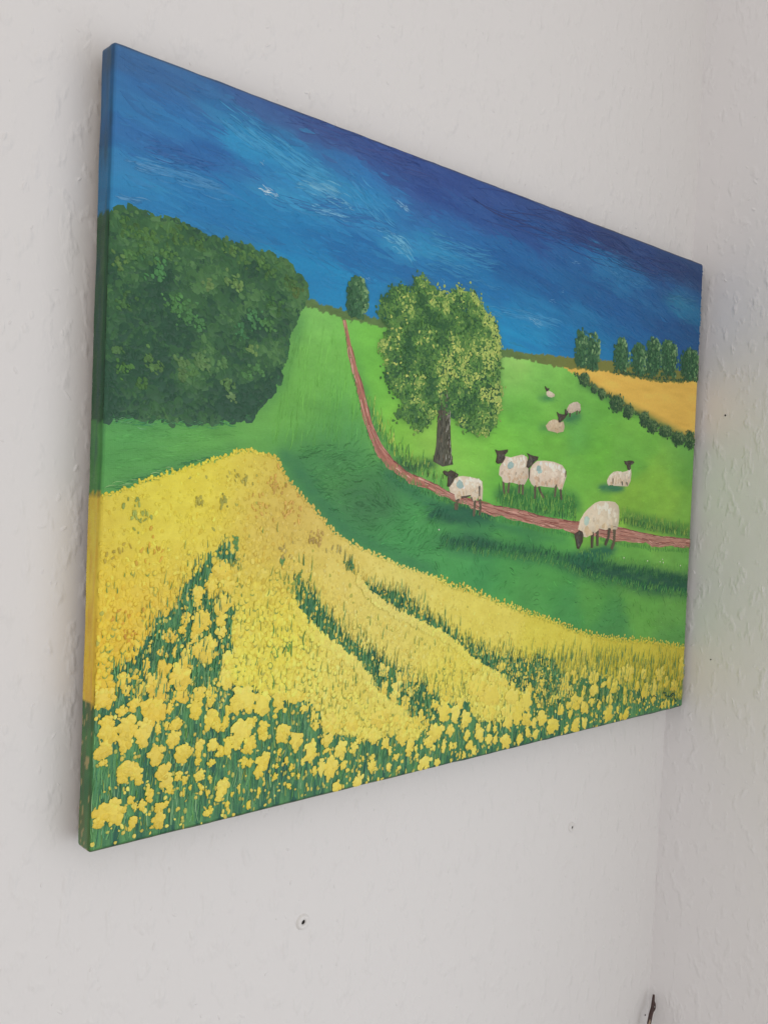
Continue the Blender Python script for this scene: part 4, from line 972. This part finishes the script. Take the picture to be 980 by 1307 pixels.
# loose tiny buds over the lanes and the lower edge
for poly, n in ((lanes[1], 260), (lanes[2], 460), (lanes[0], 220), (bot, 900)):
    P = scatter(np.clip(poly, [.001, .001], [CW - .001, 1]), n)
    D.blobs(P, rng.uniform(.0005, .0015, n), rng.uniform(.0007, .0021, n), rng.normal(0, .3, n), mixc([(222, 206, 100), (210, 192, 84), (196, 182, 84), (170, 172, 84)], n), h=.0005, base=.0005, n=7)
# green flecks and ochre hatch within the mass
for (x, y, r, k, c) in [(180, 660, 20, 14, (160, 170, 80)), (175, 652, 22, 10, (150, 165, 84)), (255, 640, 8, 12, (168, 162, 70)), (300, 700, 8, 8, (96, 140, 80)), (288, 640, 8, 10, (150, 150, 70)), (310, 610, 14, 16, (170, 165, 80)), (405, 685, 12, 18, (184, 158, 88)), (400, 690, 8, 10, (172, 148, 84)),
                        (365, 705, 12, 12, (176, 160, 90)), (430, 700, 10, 8, (170, 160, 96)), (150, 705, 20, 10, (178, 160, 66)), (190, 705, 24, 14, (208, 170, 66)), (160, 790, 20, 12, (206, 162, 62)), (170, 812, 16, 10, (202, 154, 62)), (350, 620, 14, 22, (204, 168, 84)), (370, 650, 16, 22, (206, 170, 90)), (335, 650, 16, 18, (204, 170, 84)), (345, 790, 10, 8, (190, 180, 78)),
                        (352, 832, 7, 12, (96, 150, 70)), (365, 825, 9, 10, (110, 156, 70)), (362, 715, 5, 6, (100, 140, 80)), (380, 735, 10, 12, (110, 140, 76)), (372, 750, 10, 14, (150, 165, 76)), (300, 720, 6, 8, (130, 150, 80)), (445, 722, 6, 12, (86, 130, 80)), (300, 690, 5, 8, (100, 146, 84))]:
    q = uv([(x, y)])[0]; sx, sy = mpp(x, y)
    Pq = q + np.c_[rng.normal(0, r * .5 * sx, k), rng.normal(0, r * .5 * sy, k)]
    D.blobs(Pq, rng.uniform(.0004, .0011, k), rng.uniform(.0008, .0024, k), rng.normal(0, .4, k), lin(c) * (1 + rng.normal(0, .1, (k, 1))), h=.0003, base=.0008, n=6)
for (x0, y0, x1, y1) in [(387, 707, 387, 722), (397, 730, 395, 742), (400, 744, 401, 754), (347, 795, 347, 812), (372, 815, 371, 838), (391, 803, 387, 824), (349, 826, 353, 836), (366, 822, 360, 834), (346, 860, 347, 880), (362, 872, 364, 884)]:
    D.ribbons(uv([(x1, y1)]), uv([(x0, y0)]), .0011, mixc([(84, 140, 70), (66, 120, 72)], 1), h=.0003, base=.0013, tip=.3)
for poly, n, L0 in ((lanes[0], 260, .009), (lanes[1], 300, .009), (lanes[2], 380, .008)):
    P = scatter(np.clip(poly, [.001, .001], [CW - .001, 1]), n); L = rng.uniform(.4, 1.2, n) * L0
    D.ribbons(P, P + np.c_[rng.normal(.05, .1, n) * L, L], rng.uniform(.0005, .0012, n), mixc([(66, 116, 78), (84, 140, 88), (100, 154, 98), (58, 102, 74)], n), bend=.08, h=.0002, base=.0013, tip=.1)
tag(D.build('painted_flower_mass', painting), kind='stuff')

BL = []
BL += Zm(110, 690, 4.9, [(700, 330, 40, 60), (690, 390, 25, 40), (790, 290, 35, 40), (780, 340, 30, 30), (840, 420, 50, 60), (900, 390, 25, 40), (620, 490, 30, 50), (700, 520, 45, 90), (750, 500, 30, 60), (840, 500, 35, 50), (840, 570, 35, 40), (530, 595, 40, 40), (590, 560, 25, 28), (680, 600, 30, 50), (750, 680, 60, 90), (700, 690, 40, 50), (640, 660, 20, 40), (460, 700, 25, 25), (500, 720, 12, 20), (370, 790, 25, 60), (395, 880, 35, 50), (300, 855, 25, 22), (230, 880, 45, 60), (480, 800, 45, 70), (620, 740, 45, 60), (590, 850, 70, 90), (550, 700, 15, 40), (450, 930, 60, 80), (340, 930, 50, 40), (250, 940, 25, 40), (700, 950, 40, 50), (780, 940, 30, 40), (860, 870, 45, 60), (880, 750, 45, 50), (950, 560, 30, 60), (850, 200, 55, 70), (880, 280, 50, 50)])
BL += Zm(100, 880, 5.943, [(170, 60, 110, 70), (350, 10, 30, 25), (420, 110, 50, 55), (530, 150, 60, 90), (590, 170, 70, 110), (600, 300, 28, 50), (690, 140, 28, 60), (215, 240, 60, 55), (230, 340, 70, 90), (190, 470, 80, 70), (180, 560, 35, 30), (330, 170, 50, 40), (370, 290, 70, 90), (350, 420, 55, 80), (500, 330, 65, 110), (480, 410, 40, 40), (670, 270, 20, 40), (735, 270, 45, 55), (715, 375, 58, 65), (580, 510, 60, 100), (790, 490, 55, 70), (340, 620, 60, 85), (400, 590, 60, 60), (445, 640, 45, 70), (460, 700, 30, 35), (640, 620, 60, 65), (670, 690, 55, 60), (690, 760, 35, 40), (755, 660, 32, 38), (800, 690, 25, 35), (525, 760, 22, 45), (545, 800, 38, 50), (395, 840, 32, 40), (430, 890, 20, 50), (480, 880, 35, 50), (625, 890, 60, 40), (610, 985, 55, 70), (555, 1045, 16, 16), (410, 1010, 40, 50), (395, 1050, 25, 30), (180, 940, 75, 80), (275, 930, 75, 100), (150, 1020, 50, 45), (797, 790, 10, 35)])
BL += Zm(220, 880, 7, [(70, 60, 80, 70), (200, 180, 60, 110), (240, 40, 45, 60), (340, 70, 50, 90), (350, 270, 75, 90), (395, 330, 40, 60), (490, 200, 30, 60), (465, 300, 35, 80), (560, 150, 45, 110), (640, 80, 130, 110), (690, 140, 50, 90), (800, 120, 70, 110), (940, 90, 50, 110), (910, 240, 22, 25), (620, 370, 100, 110), (700, 290, 55, 45), (570, 470, 60, 70), (490, 500, 45, 90), (400, 580, 28, 28), (435, 550, 35, 60), (355, 495, 55, 60), (240, 500, 45, 60), (230, 570, 35, 60), (225, 640, 35, 40), (90, 570, 70, 85), (810, 340, 50, 75), (815, 420, 45, 45), (690, 490, 60, 85), (650, 540, 40, 45), (645, 650, 50, 50), (690, 660, 30, 45), (830, 600, 40, 50), (800, 660, 65, 70), (765, 740, 50, 55), (960, 400, 40, 90), (350, 655, 40, 42), (240, 760, 45, 50), (220, 800, 25, 35), (45, 780, 35, 45), (105, 810, 28, 45), (330, 790, 20, 30), (250, 875, 18, 55, -.5), (305, 930, 14, 50, -.3), (100, 920, 14, 50), (155, 880, 18, 30), (440, 880, 55, 100), (410, 970, 40, 40), (470, 810, 25, 30), (530, 940, 18, 30), (490, 1020, 20, 35), (320, 1100, 45, 40), (335, 1060, 18, 30), (595, 890, 12, 50), (770, 910, 22, 45), (915, 780, 22, 30), (675, 1030, 25, 45), (930, 690, 18, 25), (948, 565, 18, 35)])
BL += Zm(340, 860, 7, [(110, 230, 55, 90), (140, 170, 35, 80), (165, 330, 22, 28), (75, 380, 25, 25), (335, 310, 42, 40), (415, 370, 25, 65), (440, 470, 28, 60), (270, 190, 70, 70), (145, 540, 60, 100), (260, 600, 55, 100), (395, 700, 55, 105), (545, 590, 58, 60), (540, 680, 35, 30), (655, 680, 55, 85), (575, 830, 65, 120), (490, 840, 35, 100), (425, 860, 28, 45), (110, 695, 20, 35), (175, 770, 20, 45), (85, 830, 18, 28), (220, 840, 25, 35), (75, 920, 25, 30), (198, 1005, 25, 30), (230, 905, 20, 25), (285, 915, 18, 30), (320, 790, 20, 45), (560, 440, 60, 90), (640, 470, 40, 60), (760, 450, 55, 90), (690, 810, 35, 50), (720, 860, 20, 25), (780, 670, 35, 60), (815, 600, 25, 40), (865, 540, 25, 50), (830, 822, 15, 15), (825, 880, 18, 18), (815, 960, 50, 60), (625, 1010, 50, 55), (860, 755, 14, 30), (930, 830, 35, 60)])
BL += Zm(470, 840, 7, [(135, 110, 45, 70), (25, 260, 40, 80), (125, 270, 45, 80), (270, 170, 40, 50), (255, 260, 50, 60), (235, 340, 50, 50), (340, 170, 45, 90), (405, 170, 30, 70), (375, 310, 30, 55), (425, 270, 20, 40), (325, 400, 38, 70), (545, 270, 35, 50), (590, 410, 35, 45), (490, 330, 14, 30), (670, 480, 50, 100), (690, 360, 22, 35), (770, 510, 45, 80), (815, 410, 35, 75), (865, 540, 48, 80), (300, 530, 85, 90), (465, 520, 35, 70), (400, 590, 60, 60), (110, 530, 90, 90), (40, 680, 40, 100), (300, 690, 50, 90), (520, 570, 28, 38), (575, 535, 18, 25), (600, 660, 70, 90), (545, 750, 40, 70), (725, 650, 40, 52), (670, 790, 25, 70), (880, 690, 35, 52), (735, 780, 20, 45), (775, 785, 22, 38), (905, 775, 35, 50), (940, 830, 25, 50), (850, 865, 22, 40), (245, 890, 28, 38), (180, 970, 28, 48), (300, 922, 20, 18), (268, 980, 18, 18), (430, 875, 20, 28), (500, 930, 60, 60), (460, 970, 35, 40), (610, 935, 38, 40), (735, 912, 12, 18), (470, 795, 15, 35), (420, 810, 18, 40), (580, 800, 20, 30), (30, 890, 25, 30), (30, 960, 30, 50), (970, 660, 20, 80), (150, 760, 40, 60), (190, 830, 20, 50), (360, 790, 40, 80), (940, 80, 30, 60)])
BL += Zm(600, 820, 7, [(40, 200, 40, 50), (75, 210, 22, 40), (70, 380, 90, 120), (180, 480, 90, 120), (170, 620, 70, 80), (190, 310, 35, 55), (230, 290, 30, 50), (280, 210, 55, 50), (300, 340, 50, 65), (380, 390, 28, 45), (370, 480, 70, 80), (500, 520, 60, 100), (525, 410, 25, 50), (340, 600, 60, 70), (420, 640, 50, 110), (330, 710, 40, 70), (500, 680, 45, 65), (635, 680, 50, 70), (565, 720, 28, 60), (80, 820, 40, 75), (65, 760, 25, 40), (165, 755, 22, 50), (160, 870, 30, 60), (220, 865, 25, 55), (215, 770, 20, 45), (315, 880, 45, 70), (435, 870, 28, 60), (510, 800, 28, 50), (580, 820, 32, 45), (735, 750, 60, 75), (855, 775, 22, 45), (940, 740, 40, 75), (805, 600, 32, 60), (850, 350, 45, 80), (830, 430, 50, 70), (900, 430, 28, 45), (925, 300, 35, 65), (940, 540, 60, 80), (870, 570, 28, 40), (735, 510, 28, 45), (640, 360, 25, 40), (715, 330, 12, 30), (615, 430, 25, 35), (660, 450, 20, 40), (570, 475, 20, 25), (590, 520, 18, 30), (640, 545, 20, 45), (610, 565, 18, 30), (775, 480, 18, 30), (485, 360, 14, 20), (632, 285, 8, 8), (750, 385, 10, 20), (765, 345, 8, 14), (430, 280, 18, 35), (365, 275, 14, 25), (510, 230, 12, 28), (550, 315, 10, 20), (375, 180, 10, 18), (345, 240, 20, 20), (890, 640, 20, 50)])
BL += Zm(740, 800, 7, [(30, 260, 20, 45), (40, 400, 30, 60), (120, 460, 50, 60), (120, 560, 40, 70), (30, 580, 22, 60), (40, 720, 45, 60), (105, 670, 35, 40), (165, 710, 22, 45), (35, 865, 28, 60), (105, 780, 12, 18), (145, 800, 12, 20), (100, 850, 6, 14), (182, 850, 6, 14), (250, 780, 42, 80), (265, 500, 40, 60), (300, 540, 50, 60), (255, 650, 35, 50), (205, 520, 25, 35), (205, 640, 15, 35), (335, 740, 18, 40), (360, 800, 18, 35), (410, 780, 28, 65), (400, 580, 22, 60), (400, 660, 25, 50), (455, 640, 18, 60), (560, 420, 30, 55), (510, 530, 25, 55), (580, 560, 38, 85), (525, 660, 16, 25), (570, 690, 8, 18), (530, 745, 8, 16), (650, 560, 35, 80), (650, 650, 25, 40), (710, 420, 45, 70), (770, 490, 25, 70), (730, 700, 14, 45), (760, 690, 14, 50), (790, 690, 14, 50), (830, 680, 14, 30), (420, 400, 60, 90), (360, 440, 35, 70), (840, 520, 40, 60), (900, 380, 30, 110)])
def blossom(D, b, k):
    x, y, rx, ry = b[:4]; an = b[4] if len(b) > 4 else 0
    q = uv([(x, y)])[0]; sx, sy = mpp(x, y); a_, c_ = rx * sx, ry * sy
    base = lin([(216, 195, 78), (221, 203, 90), (216, 192, 76), (222, 205, 100), (212, 189, 80)][rng.integers(5)])
    base = base * .45 + field(YELC, q[None], .03, .03)[0] * .58
    z = .0005 + .0005 * rng.random()
    # one lobed body, then petals pressed over its rim
    D.blobs(q[None], a_ * .74, c_ * .76, -an, base[None], h=.0006, base=z, n=14, jag=.24, tint=.05)
    m_ = int(np.clip((rx * ry) ** .5 * 1.3, 4, 20))
    t = rng.uniform(0, 2 * np.pi, m_); r = rng.uniform(.45, .92, m_)
    px_, py_ = a_ * r * np.cos(t), c_ * r * np.sin(t)
    ca, sa = math.cos(-an), math.sin(-an)
    P = q + np.c_[px_ * ca - py_ * sa, px_ * sa + py_ * ca]
    up = np.sin(t)[:, None]
    pc = base * (1 + .04 * up + rng.normal(0, .04, (m_, 1))) * np.where(up > .2, np.array([1.02, 1.03, 1.18]), np.array([.98, .95, .90]))
    pr_ = np.clip(min(a_, c_) * .36, .0006, .0026)
    D.blobs(P, pr_ * rng.uniform(.7, 1.25, m_), pr_ * rng.uniform(.7, 1.25, m_), rng.uniform(0, 3, m_), pc, h=.0004, base=z + .0002 + .0003 * rng.random(m_), n=8, jag=.2, tint=.05)
order = sorted(range(len(BL)), key=lambda k: -BL[k][2] * BL[k][3])
single = set(order[:290])
rest = Daubs()
for k in order:
    if k in single:
        d = Daubs(); blossom(d, BL[k], k); d.build('blossom', painting)
    else:
        blossom(rest, BL[k], k)
tag(rest.build('small_blossoms', painting), kind='stuff')

# signature scribbled in dark green near the lower right corner
D = Daubs()
sg = Zm(820, 850, 14, [(345, 480), (380, 470), (400, 500), (385, 540), (400, 520), (425, 545), (450, 540), (470, 555), (480, 520), (505, 495), (520, 530), (495, 545), (480, 515), (510, 500), (545, 480), (560, 520), (545, 560), (560, 600), (585, 625), (540, 590)])
sp = uv([p[:2] for p in sg])
D.ribbons(sp[:-1], sp[1:], .0013, np.repeat(lin([[40, 84, 64]]), len(sp) - 1, 0), bend=.1, h=.0003, base=.0022, tip=.9, root=1)
sp = uv([p[:2] for p in Zm(820, 850, 14, [(150, 560), (175, 540), (190, 520), (200, 545), (230, 560), (225, 590)])])
D.ribbons(sp[:-1], sp[1:], .0010, np.repeat(lin([[48, 92, 66]]), len(sp) - 1, 0), bend=.1, h=.0003, base=.0022, tip=.9, root=1)
D.build('signature', painting)['label'] = 'small dark green handwritten signature'

# ------------------------------------------------------------------ wall plugs
def lathe(prof, axis_pt, nrm, seg=20, squash=1.0):
    """rings (radius, height above wall) revolved about the wall normal"""
    V, F = [], []
    for r, hgt in prof:
        for k in range(seg):
            t = 2 * math.pi * k / seg
            V.append((axis_pt[0] + r * math.cos(t), axis_pt[1] - hgt, axis_pt[2] + r * squash * math.sin(t)))
    for i_ in range(len(prof) - 1):
        for k in range(seg):
            F.append((i_ * seg + k, i_ * seg + (k + 1) % seg, (i_ + 1) * seg + (k + 1) % seg, (i_ + 1) * seg + k))
    return V, F
def plug(x, y, r, label):
    p = hit(x, y, 1, 0.0)
    root = bpy.data.objects.new('wall_plug', None); C.objects.link(root); root.location = p
    tag(root, label, 'wall plug', 'empty wall plugs below the painting')
    V, F = lathe([(r * 1.25, -.0006), (r * 1.15, .0003), (r, .0016), (r * .8, .0022), (r * .42, .0019), (r * .33, .0006), (r * .30, -.004)], (0, 0, 0), None)
    mesh_obj('collar', V, F, M_PLUG, root)
    V, F = lathe([(r * .34, .0007), (r * .2, .0005), (r * .001, .0005)], (0, 0, 0), None)
    mesh_obj('hole', V, F, M_HOLE, root)
plug(386, 1177, .0054, 'larger white wall plug with a dark hole, below the left half of the painting')
plug(729, 1056, .0046, 'smaller white wall plug with a dark hole, below the right end of the painting')

# tiny nail hole in the side wall right of the canvas
def fleck(x, y, axis, label, r):
    if axis == 0:
        p = hit(x, y, 0, corner_x(Z0 + .25)); p = hit(x, y, 0, corner_x(p[2]))
    else:
        p = hit(x, y, 1, 0.0)
    V, F = [], []
    for k in range(8):
        t = 2 * math.pi * k / 8; a_, b_ = r * math.cos(t) * rng.uniform(.8, 1.2), r * math.sin(t) * rng.uniform(.8, 1.3)
        V.append((-.0002, a_, b_) if axis == 0 else (a_, -.0002, b_))
    V += [tuple(.5 * c for c in v) for v in V]
    V = [(v[0] + (-.0006 if axis == 0 and i_ >= 8 else 0), v[1] + (-.0006 if axis == 1 and i_ >= 8 else 0), v[2]) for i_, v in enumerate(V)]
    F = [(k, (k + 1) % 8, 8 + (k + 1) % 8, 8 + k) for k in range(8)] + [tuple(range(8, 16))]
    o = mesh_obj('nail_head', V, F, M_HOLE)
    o.location = p
    return tag(o, label, 'nail')
fleck(925.5, 530, 0, 'tiny dark nail head in the side wall beside the ochre field', .0011)
fleck(907, 842, 0, 'tiny dark nail head in the side wall beside the rapeseed', .0008)
fleck(823, 1296, 1, 'tiny dark speck on the wall left of the brown twig', .0011)

# ------------------------------------------------------------------ twig in the corner
tip = hit(834.2, 1270, 1, -.010)
twig = bpy.data.objects.new('dry_twig', None); C.objects.link(twig)
foot = np.array([tip[0] - .070, tip[1] - .060, 0.0])
twig.location = foot
tag(twig, 'thin dry brown twig standing in the corner below the painting', 'twig')
def tube(pts, rad, seg=8):
    V, F = [], []
    pts = [Vector(p) for p in pts]
    for i_, p in enumerate(pts):
        d = (pts[min(i_ + 1, len(pts) - 1)] - pts[max(i_ - 1, 0)]).normalized()
        s = d.cross(Vector((0, 1, 0))).normalized(); t = d.cross(s)
        for k in range(seg):
            a_ = 2 * math.pi * k / seg
            V.append(p + (s * math.cos(a_) + t * math.sin(a_)) * rad[i_])
    for i_ in range(len(pts) - 1):
        for k in range(seg):
            F.append((i_ * seg + k, i_ * seg + (k + 1) % seg, (i_ + 1) * seg + (k + 1) % seg, (i_ + 1) * seg + k))
    F.append(tuple(range(seg))[::-1]); F.append(tuple(range((len(pts) - 1) * seg, len(pts) * seg)))
    return V, F
w1 = hit(833.5, 1278, 1, -.011) - foot; w2 = hit(832.5, 1288, 1, -.012) - foot; w3 = hit(830.3, 1296, 1, -.013) - foot; w4 = hit(828.3, 1306, 1, -.014) - foot
tp = tip - foot
pts = [(0, 0, 0), (.012, .006, .22), (.026, .020, .48), (.045, .036, .74), tuple(w4 + [0, -.0, -.02]), tuple(w4), tuple(w3), tuple(w2), tuple(w1), tuple(tp)]
V, F = tube(pts, [.0050, .0046, .0040, .0034, .0026, .0024, .0024, .0023, .0017, .0013])
mesh_obj('stem', V, F, M_TWIG, twig)
b0 = hit(833.0, 1291, 1, -.0125) - foot; b1 = hit(836.6, 1286.5, 1, -.014) - foot; b2 = hit(834.5, 1279, 1, -.012) - foot
V, F = tube([tuple(b0), tuple((b0 + b1) / 2 + [0, 0, .0003]), tuple(b1), ], [.0016, .0014, .0003])
mesh_obj('bud', V, F, M_TWIG, twig)
V, F = tube([tuple(b2), tuple((b2 + b1) / 2), tuple(b1)], [.0010, .0012, .0003])
mesh_obj('bud', V, F, M_TWIG, twig)
V, F = tube([tuple(w4 + [-.0022, -.0012, -.02]), tuple(w4 + [-.0022, -.0012, -.001]), tuple(w3 + [-.0016, -.001, -.001]), tuple(w2 + [-.0016, -.001, 0])], [.0012, .0012, .0008, .0003])
mesh_obj('peeled_bark', V, F, M_TWIGP, twig)
